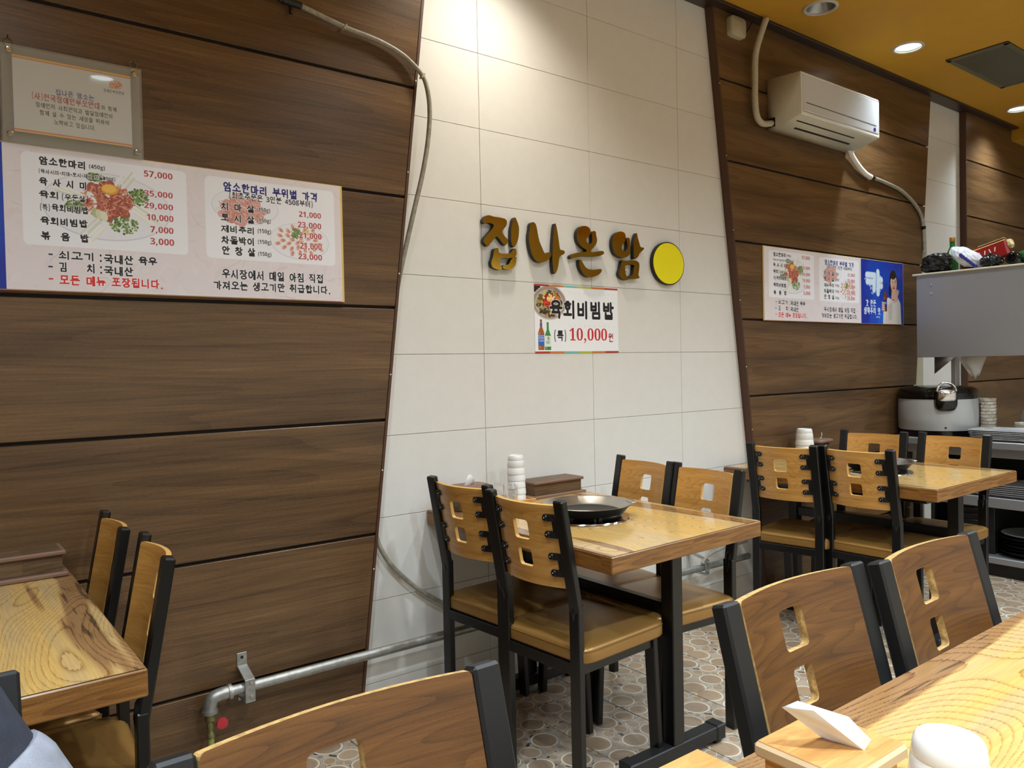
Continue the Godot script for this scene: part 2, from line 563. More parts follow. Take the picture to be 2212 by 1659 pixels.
func banner_picture() -> ImageTexture:
	var rng := RandomNumberGenerator.new()
	rng.seed = 11
	var cv := Canvas.new(1480, 598, Color(.885, .85, .86))
	var W := cv.w
	var H := cv.h
	for i in 260: # fibres of the printed paper ground
		var p := Vector2(rng.randf() * W, rng.randf() * H)
		cv.oval(p.x, p.y, rng.randf_range(6, 40), rng.randf_range(3, 14), [Color(.87, .80, .81), Color(.91, .89, .90), Color(.86, .83, .84)][rng.randi() % 3], .35, rng.randf() * PI)
	for i in 46:
		var p := Vector2(rng.randf() * W, rng.randf() * H)
		var dir := rng.randf() * TAU
		var pts := [p]
		for k in 7:
			dir += rng.randf_range(-.55, .55)
			p += Vector2.from_angle(dir) * 14.0
			pts.append(p)
		cv.path(pts, .7, Color(.72, .55, .56), .5)
	for b in [[.0429, .0429, .4827, .6869], [.5367, .0505, .9765, .697]]:
		cv.round_rect(b[0] * W, b[1] * H, b[2] * W, b[3] * H, 26, Color(.935, .935, .955), .92)
	# first plate
	var r := rbox(cv, [.0888, .1338, .4337, .6212])
	var c := r.get_center()
	cv.oval(c.x, c.y, r.size.x * .5, r.size.y * .5, Color(.80, .81, .86))
	cv.oval(c.x, c.y - 1, r.size.x * .493, r.size.y * .485, Color(.90, .90, .935))
	for q in [[.1082, .2652, .1939, .3258, .25], [.1704, .4722, .2602, .6086, 2.3], [.3143, .3308, .4112, .4848, .55], [.2714, .1237, .3327, .2096, 2.2]]:
		var rr := rbox(cv, q)
		for k in 9:
			var o := rr.get_center() + Vector2(rng.randf_range(-.3, .3) * rr.size.x, rng.randf_range(-.3, .3) * rr.size.y)
			var dv := Vector2.from_angle(q[4]) * rr.size.length() * .3
			cv.seg(o - dv, o + dv, 4.0, [Color(.90, .90, .86), Color(.84, .85, .80), Color(.93, .93, .90)][k % 3])
	for q in [[.3153, .2197, .3714, .3384], [.2622, .4192, .3398, .5657], [.2031, .1414, .251, .197], [.15, .35, .2, .43]]:
		bits(cv, rng, rbox(cv, q), 150, [Color(.36, .47, .22), Color(.48, .58, .30), Color(.58, .67, .38), Color(.29, .39, .18)], 4.5)
	var md := rbox(cv, [.1898, .202, .3296, .4571])
	bits(cv, rng, md, 60, [Color(.66, .32, .25)], 14.0)
	for k in 240:
		var o := md.get_center() + Vector2.from_angle(rng.randf() * TAU) * sqrt(rng.randf()) * md.size * .5
		var dv := Vector2.from_angle(rng.randf() * PI) * rng.randf_range(5, 13)
		cv.seg(o - dv, o + dv, 2.4, [Color(.72, .38, .29), Color(.80, .50, .40), Color(.60, .27, .20), Color(.86, .62, .52)][k % 4])
	bits(cv, rng, md, 40, [Color(.80, .72, .48)], 2.0)
	var eg := rbox(cv, [.2418, .2071, .2888, .2854])
	cv.oval(eg.get_center().x, eg.get_center().y, eg.size.x * .5, eg.size.y * .5, Color(.87, .62, .20))
	cv.oval(eg.get_center().x - 2, eg.get_center().y - 3, eg.size.x * .4, eg.size.y * .38, Color(.95, .75, .35))
	for k in 3:
		var gl := rbox(cv, [.2153, .3864, .2582, .4823])
		cv.oval(gl.position.x + 14 + k * 17, gl.get_center().y - 6 + k * 6, 15, 22, [Color(.72, .73, .58), Color(.83, .83, .70), Color(.88, .87, .76)][k], 1.0, -.3)
	# second and third plate
	for q in [[.5571, .1263, .7755, .4066], [.7439, .3561, .9531, .6616]]:
		r = rbox(cv, q)
		c = r.get_center()
		cv.oval(c.x, c.y, r.size.x * .5, r.size.y * .5, Color(.82, .83, .87))
		cv.oval(c.x, c.y - 1, r.size.x * .49, r.size.y * .48, Color(.915, .915, .94))
	md = rbox(cv, [.5684, .1995, .7306, .4015])
	bits(cv, rng, md, 60, [Color(.84, .62, .58), Color(.80, .55, .50)], 20.0)
	for k in 150:
		var o := md.get_center() + Vector2.from_angle(rng.randf() * TAU) * sqrt(rng.randf()) * md.size * .5
		var dv := Vector2.from_angle(rng.randf_range(.2, 1.2)) * rng.randf_range(4, 12)
		cv.seg(o - dv, o + dv, 1.3, [Color(.92, .80, .77), Color(.76, .49, .45)][k % 2])
	md = rbox(cv, [.7622, .3737, .9398, .6389])
	for k in 34:
		var a := TAU * k * .381966
		var m := sqrt(float(k) / 34.0)
		var o := md.get_center() + Vector2(cos(a) * md.size.x, sin(a) * md.size.y) * .5 * m
		cv.oval(o.x, o.y, 17, 11, Color(.93, .83, .79), 1.0, a)
		cv.oval(o.x, o.y, 13, 7.5, Color(.80, .55, .48), 1.0, a)
		cv.oval(o.x + cos(a) * 8, o.y + sin(a) * 5, 5, 4, Color(.88, .70, .63), 1.0, a)
	bits(cv, rng, rbox(cv, [.8173, .404, .851, .4874]), 90, [Color(.36, .46, .24), Color(.50, .58, .34)], 4.0)
	bits(cv, rng, rbox(cv, [.85, .40, .885, .46]), 20, [Color(.86, .66, .36), Color(.90, .80, .52)], 5.0)
	lay_text(cv, BANNER, 1.8, 0.13)
	return cv.texture()

func notice_picture() -> ImageTexture:
	var cv := Canvas.new(760, 534, Color(.86, .845, .82))
	var H := cv.h
	cv.rect(0, 0, cv.w, 13, Color(.95, .72, .22))
	cv.rect(0, 13, cv.w, 20, Color(.84, .42, .16))
	cv.rect(0, H - 20, cv.w, H - 9, Color(.87, .40, .20))
	cv.rect(0, H - 9, cv.w, H, Color(.96, .77, .27))
	var lr := rbox(cv, [.8055, .1019, .9249, .2136])
	var c := lr.get_center()
	cv.oval(c.x, c.y, lr.size.x * .5, lr.size.y * .5, Color(.84, .42, .20))
	cv.oval(c.x - 30, c.y + 20, 16, 11, Color(.90, .58, .18))
	var wl := Color(.95, .90, .84)
	cv.path([Vector2(c.x - 22, c.y - 28), Vector2(c.x - 8, c.y - 12), Vector2(c.x + 6, c.y - 22), Vector2(c.x + 14, c.y - 8)], 2.2, wl)
	cv.path([Vector2(c.x - 40, c.y + 18), Vector2(c.x - 18, c.y + 8), Vector2(c.x - 8, c.y + 28)], 2.2, wl)
	cv.path([Vector2(c.x + 10, c.y + 24), Vector2(c.x + 28, c.y + 16), Vector2(c.x + 42, c.y)], 2.4, wl)
	cv.oval(c.x - 2, c.y + 2, 5, 5, wl)
	cv.oval(c.x + 20, c.y - 2, 4, 4, wl)
	lay_text(cv, NOTICE, 0.0, 0.16)
	return cv.texture()

func price_picture() -> ImageTexture:
	var rng := RandomNumberGenerator.new()
	rng.seed = 5
	var cv := Canvas.new(860, 508, Color(.93, .935, .945))
	var W := cv.w
	var H := cv.h
	for k in 60: # faint printed letters in the ground
		var x := 330 + (k % 10) * 52
		var y := 40 + (k / 10) * 62
		words(cv, "가나다라마바사아자차"[k % 10], Rect2(x, y, 26, 26), Color(.885, .89, .90), .2)
	var b := Vector2(.17 * W, .262 * H)
	cv.rect(0, 14, 60, 60, Color(.12, .07, .06))
	cv.oval(b.x, b.y, 166, 128, Color(.80, .76, .74))
	cv.oval(b.x, b.y - 2, 158, 120, Color(.62, .54, .49))
	cv.oval(b.x, b.y + 6, 140, 104, Color(.72, .67, .62))
	bits(cv, rng, Rect2(b.x - 118, b.y - 78, 236, 176), 200, [Color(.30, .20, .12), Color(.62, .56, .28), Color(.80, .72, .42), Color(.36, .36, .18), Color(.20, .14, .12)], 11, 1.5)
	bits(cv, rng, Rect2(b.x + 20, b.y - 60, 80, 60), 40, [Color(.86, .48, .20)], 8)
	bits(cv, rng, Rect2(b.x - 60, b.y - 60, 120, 84), 110, [Color(.72, .14, .13), Color(.82, .25, .20), Color(.55, .08, .09)], 9, 1.3)
	cv.oval(b.x + 4, b.y - 26, 30, 20, Color(.93, .70, .20))
	bits(cv, rng, Rect2(b.x - 70, b.y - 66, 140, 70), 12, [Color(.93, .86, .60)], 8, 1.4)
	var cols := [Color(.68, .22, .17), Color(.82, .48, .24), Color(.46, .73, .69), Color(.72, .74, .26), Color(.82, .48, .24), Color(.68, .22, .17)]
	for k in 6:
		cv.rect(W * k / 6.0, 0, W * (k + 1) / 6.0 + 1, 14, cols[k])
		cv.rect(W * k / 6.0, H - 14, W * (k + 1) / 6.0 + 1, H, cols[k])
	# two bottles
	for k in 2:
		var x0: float = [.0362, .1107][k] * W
		var x1: float = [.1046, .1791][k] * W
		var y0: float = [.5102, .551][k] * H
		var y1 := .9524 * H
		var m := (x0 + x1) * .5
		var hw := (x1 - x0) * .5
		var gl: Color = [Color(.66, .34, .12), Color(.22, .52, .24)][k]
		cv.poly([Vector2(m - hw * .28, y0), Vector2(m + hw * .28, y0), Vector2(m + hw * .36, y0 + 55), Vector2(m + hw, y0 + 98), Vector2(m + hw, y1), Vector2(m - hw, y1), Vector2(m - hw, y0 + 98), Vector2(m - hw * .36, y0 + 55)], gl)
		cv.rect(m - hw * .6, y0 + 95, m - hw * .3, y1 - 8, gl.lightened(.35))
		cv.rect(m - hw * .32, y0, m + hw * .32, y0 + 12, [Color(.45, .24, .12), Color(.18, .40, .20)][k])
		if k == 0:
			cv.rect(m - hw * .36, y0 + 26, m + hw * .36, y0 + 52, Color(.22, .36, .66))
			cv.rect(x0, y0 + 112, x1, y1 - 30, Color(.20, .38, .72))
			cv.rect(x0, y0 + 118, x1, y0 + 122, Color(.85, .88, .94))
			glyphs(cv, "EXTRA", Rect2(x0 + 5, y0 + 128, x1 - x0 - 10, 14), Color(.92, .94, .98))
			glyphs(cv, "COLD", Rect2(x0 + 7, y0 + 147, x1 - x0 - 14, 16), Color(.92, .94, .98))
		else:
			cv.rect(x0, y0 + 100, x1, y1 - 24, Color(.86, .90, .83))
			words(cv, "참", Rect2(m - 6, y0 + 106, 22, 26), Color(.25, .35, .25), .7)
			words(cv, "이", Rect2(m - 6, y0 + 136, 22, 24), Color(.25, .35, .25), .7)
			cv.oval(x0 + 16, y0 + 148, 7, 11, Color(.55, .78, .84))
	lay_text(cv, PRICE, 4.0, 0.03)
	return cv.texture()

func ad_picture() -> ImageTexture:
	var rng := RandomNumberGenerator.new()
	rng.seed = 3
	var cv := Canvas.new(560, 420, Color(.06, .18, .62))
	var W := cv.w
	var H := cv.h
	bits(cv, rng, Rect2(60, 20, 520, 380), 60, [Color(.10, .32, .80), Color(.07, .22, .68), Color(.14, .42, .88)], 70, 1.6, .10)
	cv.poly([Vector2(90, 420), Vector2(180, 150), Vector2(330, 420)], Color(.16, .44, .90), .35)
	cv.poly([Vector2(210, 420), Vector2(300, 230), Vector2(420, 420)], Color(.22, .52, .94), .35)
	# big word in ice letters
	words(cv, "캬", Rect2(.07 * W, .13 * H, .46 * W, .44 * H), Color(.58, .74, .93), 2.6)
	words(cv, "캬", Rect2(.075 * W, .135 * H, .45 * W, .43 * H), Color(.86, .91, .97), 1.5)
	bits(cv, rng, Rect2(.08 * W, .14 * H, .42 * W, .40 * H), 26, [Color(.93, .96, .99)], 4, 2.0, .8)
	words(cv, "갓 만든", Rect2(.10 * W, .625 * H, .24 * W, .11 * H), Color(.90, .94, .98), 1.1)
	words(cv, "생맥주의 맛", Rect2(.055 * W, .745 * H, .39 * W, .115 * H), Color(.90, .94, .98), 1.1)
	glyphs(cv, "CASS", Rect2(.335 * W, .88 * H, .09 * W, .03 * H), Color(.90, .94, .98))
	# a person in a white top holding a bottle, printed
	var skin := Color(.87, .70, .62)
	var hair := Color(.10, .08, .09)
	var top := Color(.88, .86, .84)
	cv.oval(.755 * W, .30 * H, 52, 74, hair)
	cv.oval(.67 * W, .46 * H, 14, 40, hair)
	cv.poly([Vector2(.72 * W, .44 * H), Vector2(.81 * W, .44 * H), Vector2(.83 * W, .60 * H), Vector2(.70 * W, .60 * H)], skin)
	cv.oval(.765 * W, .335 * H, 44, 60, skin)
	cv.oval(.748 * W, .22 * H, 40, 22, hair)
	cv.oval(.735 * W, .315 * H, 8, 3, hair)
	cv.oval(.80 * W, .315 * H, 8, 3, hair)
	cv.seg(Vector2(.722 * W, .285 * H), Vector2(.75 * W, .28 * H), 1.6, hair)
	cv.seg(Vector2(.785 * W, .28 * H), Vector2(.815 * W, .285 * H), 1.6, hair)
	cv.seg(Vector2(.768 * W, .33 * H), Vector2(.772 * W, .365 * H), 1.4, Color(.78, .58, .50))
	cv.oval(.768 * W, .405 * H, 15, 10, Color(.70, .18, .18))
	cv.rect(.75 * W, .395 * H, .787 * W, .403 * H, Color(.95, .94, .92))
	cv.poly([Vector2(.50 * W, .98 * H), Vector2(.52 * W, .66 * H), Vector2(.63 * W, .57 * H), Vector2(.76 * W, .62 * H), Vector2(.87 * W, .57 * H), Vector2(.93 * W, .66 * H), Vector2(.95 * W, H), Vector2(.50 * W, H)], top)
	cv.poly([Vector2(.62 * W, .70 * H), Vector2(.73 * W, .64 * H), Vector2(.72 * W, .92 * H), Vector2(.64 * W, .95 * H)], Color(.80, .77, .75))
	cv.poly([Vector2(.76 * W, .66 * H), Vector2(.86 * W, .62 * H), Vector2(.87 * W, .44 * H), Vector2(.80 * W, .47 * H)], skin)
	for k in 4:
		cv.seg(Vector2((.80 + k * .022) * W, .52 * H), Vector2((.82 + k * .024) * W, (.43 + k * .008) * H), 5.0, skin)
	# bottle and hand
	cv.rect(.548 * W, .345 * H, .572 * W, .50 * H, Color(.34, .17, .07))
	cv.poly([Vector2(.548 * W, .47 * H), Vector2(.572 * W, .47 * H), Vector2(.60 * W, .56 * H), Vector2(.60 * W, .80 * H), Vector2(.515 * W, .80 * H), Vector2(.515 * W, .56 * H)], Color(.46, .23, .08))
	cv.rect(.53 * W, .57 * H, .545 * W, .79 * H, Color(.70, .42, .18))
	cv.rect(.515 * W, .61 * H, .60 * W, .73 * H, Color(.12, .20, .48))
	glyphs(cv, "CASS", Rect2(.522 * W, .645 * H, .072 * W, .035 * H), Color(.90, .93, .97))
	for k in 4:
		cv.seg(Vector2(.485 * W, (.66 + k * .036) * H), Vector2(.535 * W, (.67 + k * .036) * H), 6.5, skin)
	return cv.texture()

# ---------------------------------------------------------------- wood, stone and tile pictures
func noise_map(w: int, h: int, ax: float, ay: float, freq: float, sd: int, oct := 3) -> PackedByteArray:
	var n := FastNoiseLite.new()
	n.seed = sd
	n.frequency = freq
	n.fractal_octaves = oct
	n.noise_type = FastNoiseLite.TYPE_SIMPLEX_SMOOTH
	var im := n.get_image(maxi(4, int(w / ax)), maxi(4, int(h / ay)))
	im.resize(w, h, Image.INTERPOLATE_CUBIC)
	im.convert(Image.FORMAT_L8)
	return im.get_data()

func ramp(stops: Array, t: float) -> Color:
	t = clampf(t, 0.0, 1.0) * (stops.size() - 1)
	var i := mini(int(t), stops.size() - 2)
	return stops[i].lerp(stops[i + 1], t - i)

# straight grain running along the width of the picture
func wood_picture(w: int, h: int, stops: Array, sd: int, bands := 0.012, lines := 9.0, line_mix := 0.3) -> ImageTexture:
	var a := noise_map(w, h, 16, 1, bands, sd, 3)
	var b := noise_map(w, h, 34, 1, 0.22, sd + 1, 2)
	var c := noise_map(w, h, 11, 1, 0.006, sd + 2, 2)
	var e := noise_map(w, h, 3, 1, 0.3, sd + 3, 2)
	var lut := PackedByteArray()
	for k in 256:
		var q := ramp(stops, k / 255.0)
		lut.append_array(PackedByteArray([q.r8, q.g8, q.b8]))
	var d := PackedByteArray()
	d.resize(w * h * 3)
	for i in w * h:
		var f := c[i] * lines / 255.0
		f = f - floorf(f)
		var ln := f * f * f
		var t := a[i] * 0.0021 + b[i] * 0.0015 + e[i] * 0.0007 + (1.0 - ln) * line_mix - 0.17 - line_mix * 0.5
		var k := clampi(int(t * 255.0), 0, 255) * 3
		d[i * 3] = lut[k]
		d[i * 3 + 1] = lut[k + 1]
		d[i * 3 + 2] = lut[k + 2]
	return ImageTexture.create_from_image(Image.create_from_data(w, h, false, Image.FORMAT_RGB8, d))

# table top: growth lines round a pale middle, brown heartwood along both long sides; length = height of the picture
func slab_picture(w: int, h: int, sd: int) -> ImageTexture:
	var a := noise_map(w, h, 1, 3.4, 0.0042, sd, 1)
	var b := noise_map(w, h, 1, 20, 0.16, sd + 1, 2)
	var c := noise_map(w, h, 1, 14, 0.014, sd + 2, 2)
	var e := noise_map(w, h, 1, 16, 0.06, sd + 3, 3)
	var d := PackedByteArray()
	d.resize(w * h * 3)
	for y in h:
		for x in w:
			var i := y * w + x
			var u := float(x) / w
			var f := a[i] * 20.0 / 255.0 + absf(u - 0.5) * 7.0
			f = f - floorf(f)
			var ln := pow(f, 9.0)
			var side := absf(u - 0.5) * 2.0
			var heart := clampf((side - 0.80 + (c[i] - 128) * 0.0026) * 9.0, 0.0, 1.0)
			var streak := clampf((e[i] - 165) * 0.03, 0.0, 1.0) * heart
			var warm := (c[i] - 128) / 300.0
			var fib := (b[i] - 128) / 255.0 * 0.10
			var r := lerpf(0.76 + warm * 0.10, 0.56, heart)
			var g := lerpf(0.625 + warm * 0.03, 0.42, heart)
			var bl := lerpf(0.385 - warm * 0.12, 0.27, heart)
			var m := (1.0 + fib) * (1.0 - streak * 0.42)
			d[i * 3] = clampi(int((r * m - ln * 0.19) * 255.0), 0, 255)
			d[i * 3 + 1] = clampi(int((g * m - ln * 0.20) * 255.0), 0, 255)
			d[i * 3 + 2] = clampi(int((bl * m - ln * 0.16) * 255.0), 0, 255)
	return ImageTexture.create_from_image(Image.create_from_data(w, h, false, Image.FORMAT_RGB8, d))

# floor tile print: sawn log ends of many sizes
func log_picture() -> ImageTexture:
	var rng := RandomNumberGenerator.new()
	rng.seed = 21
	var n := 512
	var cv := Canvas.new(n, n, Color(.64, .60, .55))
	bits(cv, rng, Rect2(-60, -60, 640, 640), 240, [Color(.58, .54, .50), Color(.71, .67, .62), Color(.66, .60, .54)], 16, 1.5, .5)
	bits(cv, rng, Rect2(-60, -60, 640, 640), 60, [Color(.22, .21, .20), Color(.30, .28, .26)], 11, 1.5, .9)
	var placed := []
	for cls in [[100.0, 4], [78.0, 4], [58.0, 7], [42.0, 12], [28.0, 20], [18.0, 30]]:
		var got := 0
		for k in 1500:
			var size: float = cls[0]
			var p := Vector2(rng.randf_range(size * .6, n - size * .6), rng.randf_range(size * .6, n - size * .6))
			var r: float = size * rng.randf_range(.88, 1.08)
			var ok := true
			for q in placed:
				if p.distance_to(q[0]) < (r + q[1]) * .985:
					ok = false
					break
			if ok:
				placed.append([p, r])
				got += 1
				if got >= cls[1]:
					break
	for q in placed:
		var p: Vector2 = q[0]
		var r: float = q[1]
		var ry := r * rng.randf_range(.86, 1.0)
		var tn := rng.randf() * PI
		var tone: Color = [Color(.64, .54, .43), Color(.59, .50, .41), Color(.70, .63, .54), Color(.67, .58, .48), Color(.61, .52, .42)][rng.randi() % 5]
		cv.oval(p.x, p.y, r, ry, Color(.36, .30, .24), 1.0, tn)
		cv.oval(p.x, p.y, r - 2, ry - 2, Color(.81, .76, .67), 1.0, tn)
		cv.oval(p.x, p.y, r * .84, ry * .84, tone.lightened(.06), 1.0, tn)
		cv.oval(p.x, p.y, r * .80, ry * .80, tone, 1.0, tn)
		var o := p + Vector2(rng.randf_range(-.1, .1), rng.randf_range(-.1, .1)) * r
		var rings := int(r / 8.0)
		for k in rings:
			var f := .72 * (rings - k) / rings
			cv.oval(o.x, o.y, r * f, ry * f, tone.darkened(.2), .8, tn)
			cv.oval(o.x, o.y, r * f - 1.6, ry * f - 1.6, tone.lightened(rng.randf_range(.0, .10)), .85, tn)
		if rng.randf() < .5:
			cv.path([o, o + Vector2.from_angle(rng.randf() * TAU) * r * .7], .8, tone.darkened(.3), .7)
	return cv.texture()

func mottle_picture(base: Color, amount: float, sd: int, coarse := 0.6) -> ImageTexture:
	var w := 512
	var a := noise_map(w, w, 1, 1, 0.012, sd, 4)
	var b := noise_map(w, w, 1, 1, 0.25, sd + 1, 2)
	var d := PackedByteArray()
	d.resize(w * w * 3)
	for i in w * w:
		var m := 1.0 + ((a[i] - 128) * coarse + (b[i] - 128) * 0.7) / 255.0 * amount
		d[i * 3] = clampi(int(base.r * m * 255.0), 0, 255)
		d[i * 3 + 1] = clampi(int(base.g * m * 255.0), 0, 255)
		d[i * 3 + 2] = clampi(int(base.b * m * 255.0), 0, 255)
	return ImageTexture.create_from_image(Image.create_from_data(w, w, false, Image.FORMAT_RGB8, d))

func mat(c: Color, rough := 0.6, metal := 0.0, spec := 0.5) -> StandardMaterial3D:
	var m := StandardMaterial3D.new()
	m.albedo_color = c
	m.roughness = rough
	m.metallic = metal
	m.metallic_specular = spec
	return m

func tex_mat(t: Texture2D, rough := 0.5, tri_scale := 0.0, c := Color.WHITE) -> StandardMaterial3D:
	var m := mat(c, rough)
	m.albedo_texture = t
	if tri_scale > 0.0:
		m.uv1_triplanar = true
		m.uv1_scale = Vector3.ONE * tri_scale
	return m

func make_materials() -> void:
	var wal := [Color(.25, .175, .105), Color(.34, .245, .15), Color(.42, .31, .195), Color(.50, .385, .25)]
	M.walnut = tex_mat(wood_picture(1400, 900, wal, 4, 0.016, 7.0, 0.2), 0.34)
	M.walnut_tri = tex_mat(M.walnut.albedo_texture, 0.4, 0.8)
	M.groove = mat(Color(.10, .065, .045), 0.7)
	M.edge_strip = mat(Color(.30, .185, .12), 0.5)
	M.tile = tex_mat(mottle_picture(Color(.86, .85, .825), 0.13, 8, 0.12), 0.42, 2.0)
	M.tile.uv1_world_triplanar = true
	M.grout = mat(Color(.70, .67, .57), 0.9)
	M.ceiling = tex_mat(mottle_picture(Color(.74, .545, .13), 0.06, 15), 0.75, 1.0)
	M.moulding = mat(Color(.19, .14, .12), 0.35)
	M.plaster = mat(Color(.80, .77, .71), 0.8)
	M.log_tile = tex_mat(log_picture(), 0.3)
	M.floor_grout = mat(Color(.07, .065, .06), 0.9)
	M.slab = tex_mat(slab_picture(640, 1000, 30), 0.14)
	M.slab2 = tex_mat(slab_picture(640, 1000, 44), 0.14)
	var rim := [Color(.34, .21, .09), Color(.45, .29, .13), Color(.55, .38, .18), Color(.62, .45, .23)]
	M.slab_edge = tex_mat(wood_picture(640, 640, rim, 60, 0.05, 10.0, 0.25), 0.3, 2.2)
	var ply := [Color(.63, .435, .19), Color(.70, .50, .24), Color(.76, .56, .29), Color(.81, .62, .35)]
	M.ply = tex_mat(wood_picture(512, 512, ply, 70, 0.014, 7.0, 0.32), 0.3)
	M.ply2 = tex_mat(wood_picture(512, 512, ply, 75, 0.02, 12.0, 0.45), 0.3)
	M.ply_edge = mat(Color(.80, .62, .34), 0.45)
	var dk := [Color(.27, .165, .065), Color(.34, .21, .085), Color(.40, .255, .105), Color(.46, .30, .135)]
	M.dark_ply = tex_mat(wood_picture(512, 512, dk, 80, 0.02, 8.0, 0.35), 0.42)
	M.worn_edge = tex_mat(mottle_picture(Color(.72, .58, .36), 0.9, 90), 0.6, 9.0)
	M.steel_black = mat(Color(.030, .032, .036), 0.33)
	M.steel_soft = mat(Color(.055, .058, .062), 0.5)
	M.vinyl = mat(Color(.60, .45, .23), 0.36, 0.42)
	M.vinyl_piping = mat(Color(.46, .32, .15), 0.4)
	var box_ := [Color(.25, .18, .11), Color(.33, .245, .16), Color(.40, .31, .21), Color(.46, .36, .25)]
	M.box_wood = tex_mat(wood_picture(512, 256, box_, 110, 0.03, 10.0, 0.4), 0.45, 2.6)
	M.box_rim = mat(Color(.47, .36, .29), 0.45)
	var hon := [Color(.66, .46, .24), Color(.72, .52, .29), Color(.78, .58, .34), Color(.82, .63, .40)]
	M.honey = tex_mat(wood_picture(512, 512, hon, 120, 0.02, 6.0, 0.2), 0.4, 4.0)
	M.honey_pale = mat(Color(.74, .63, .48), 0.5)
	M.steel = mat(Color(.84, .84, .85), 0.34, 0.55)
	M.steel_dull = mat(Color(.62, .62, .625), 0.42, 0.6)
	M.pan_steel = mat(Color(.72, .71, .68), 0.24, 0.95)
	M.cream_board = mat(Color(.76, .74, .64), 0.6)
	M.chrome = mat(Color(.82, .82, .83), 0.12, 1.0)
	M.pan_dark = mat(Color(.06, .06, .06), 0.42, 0.2)
	M.galv = tex_mat(mottle_picture(Color(.62, .62, .60), 0.35, 130), 0.42, 6.0)
	M.galv.metallic = 0.75
	M.brass = mat(Color(.52, .50, .33), 0.4, 0.7)
	M.red_plastic = mat(Color(.68, .16, .20), 0.4)
	M.gold = mat(Color(.92, .76, .30), 0.06, 1.0)
	M.black_side = mat(Color(.05, .04, .03), 0.4)
	M.yellow_sign = mat(Color(.93, .88, .06), 0.4)
	M.black_gloss = mat(Color(.025, .025, .027), 0.16)
	M.white_plastic = mat(Color(.88, .875, .84), 0.4)
	M.ac_side = tex_mat(mottle_picture(Color(.78, .76, .69), 0.07, 140), 0.5, 2.5)
	M.ac_front = mat(Color(.80, .81, .82), 0.25)
	M.ac_slot = mat(Color(.03, .03, .03), 0.6)
	M.grey_line = mat(Color(.40, .41, .42), 0.4)
	M.badge = mat(Color(.24, .18, .48), 0.3)
	M.tape = tex_mat(mottle_picture(Color(.72, .68, .585), 0.2, 150), 0.7, 8.0)
	M.hose = tex_mat(mottle_picture(Color(.58, .56, .50), 0.5, 160), 0.5, 5.0)
	M.cream_plastic = mat(Color(.66, .62, .51), 0.6)
	M.ceramic = mat(Color(.88, .875, .86), 0.12)
	M.melamine = mat(Color(.87, .865, .85), 0.3)
	M.tissue = mat(Color(.92, .92, .92), 0.95)
	M.tissue.backlight_enabled = true
	M.tissue.backlight = Color(.45, .45, .45)
	M.lamp_trim = mat(Color(.72, .70, .64), 0.4)
	M.lamp_can = mat(Color(.62, .62, .62), 0.3, 0.9)
	M.lamp_glow = mat(Color(1, 1, 1), 0.5)
	M.lamp_glow.emission_enabled = true
	M.lamp_glow.emission = LAMP_TINT
	M.lamp_glow.emission_energy_multiplier = 5.0
	M.vent_frame = mat(Color(.36, .35, .27), 0.6)
	M.vent_mesh = mat(Color(.15, .13, .09), 0.7)
	M.vent_slat = mat(Color(.33, .31, .25), 0.4)
	M.banner = tex_mat(banner_picture(), 0.45)
	M.notice = tex_mat(notice_picture(), 0.7)
	M.price = tex_mat(price_picture(), 0.5)
	M.ad = tex_mat(ad_picture(), 0.35)
	M.board_yellow = mat(Color(.86, .74, .44), 0.6)
	M.board_red = mat(Color(.36, .10, .07), 0.5)
	M.board_white = mat(Color(.88, .86, .85), 0.5)
	M.acrylic = mat(Color(.80, .82, .80, .14), 0.02)
	M.acrylic.transparency = BaseMaterial3D.TRANSPARENCY_ALPHA
	M.glass = mat(Color(1, 1, 1, .05), 0.02)
	M.glass.refraction_enabled = true
	M.glass.refraction_scale = 0.05
	M.bag_black = mat(Color(.035, .037, .037), 0.3)
	M.bag_white = mat(Color(.84, .84, .86), 0.4)
	M.bag_blue = mat(Color(.20, .20, .50), 0.4)
	M.bag_clear = mat(Color(.85, .85, .82, .55), 0.35)
	M.bag_clear.transparency = BaseMaterial3D.TRANSPARENCY_ALPHA
	M.bottle_green = mat(Color(.10, .36, .14), 0.1)
	M.gold_cap = mat(Color(.70, .50, .20), 0.3, 0.6)
	M.snack_red = mat(Color(.55, .07, .06), 0.3)
	M.snack_cream = mat(Color(.80, .72, .50), 0.4)
	M.snack_print = mat(Color(.86, .82, .76), 0.4)
	M.green_pack = mat(Color(.12, .42, .18), 0.35)
	M.bowl = tex_mat(bowl_picture(), 0.3, 7.0)
	M.cooker = mat(Color(.70, .70, .69), 0.36, 0.12)
	M.label_red = mat(Color(.20, .05, .05), 0.4)
	M.label_white = mat(Color(.82, .82, .83), 0.5)
	M.blue_cap = mat(Color(.08, .14, .45), 0.35)
	M.grey_plastic = mat(Color(.55, .56, .57), 0.45)
	M.spray_red = mat(Color(.66, .18, .10), 0.4)
	M.spray_white = mat(Color(.78, .78, .77), 0.4)
	M.cardboard = tex_mat(mottle_picture(Color(.42, .32, .20), 0.2, 170), 0.8, 4.0)
	M.label_green = mat(Color(.55, .58, .30), 0.5)
	M.jacket = tex_mat(mottle_picture(Color(.14, .155, .20), 0.9, 180), 0.85, 5.0)
	M.sleeve = tex_mat(mottle_picture(Color(.52, .53, .57), 0.4, 190), 0.85, 6.0)
	M.trousers = mat(Color(.09, .09, .11), 0.85)
	M.skin = mat(Color(.76, .56, .46), 0.5)
	M.hair = mat(Color(.05, .045, .04), 0.5)

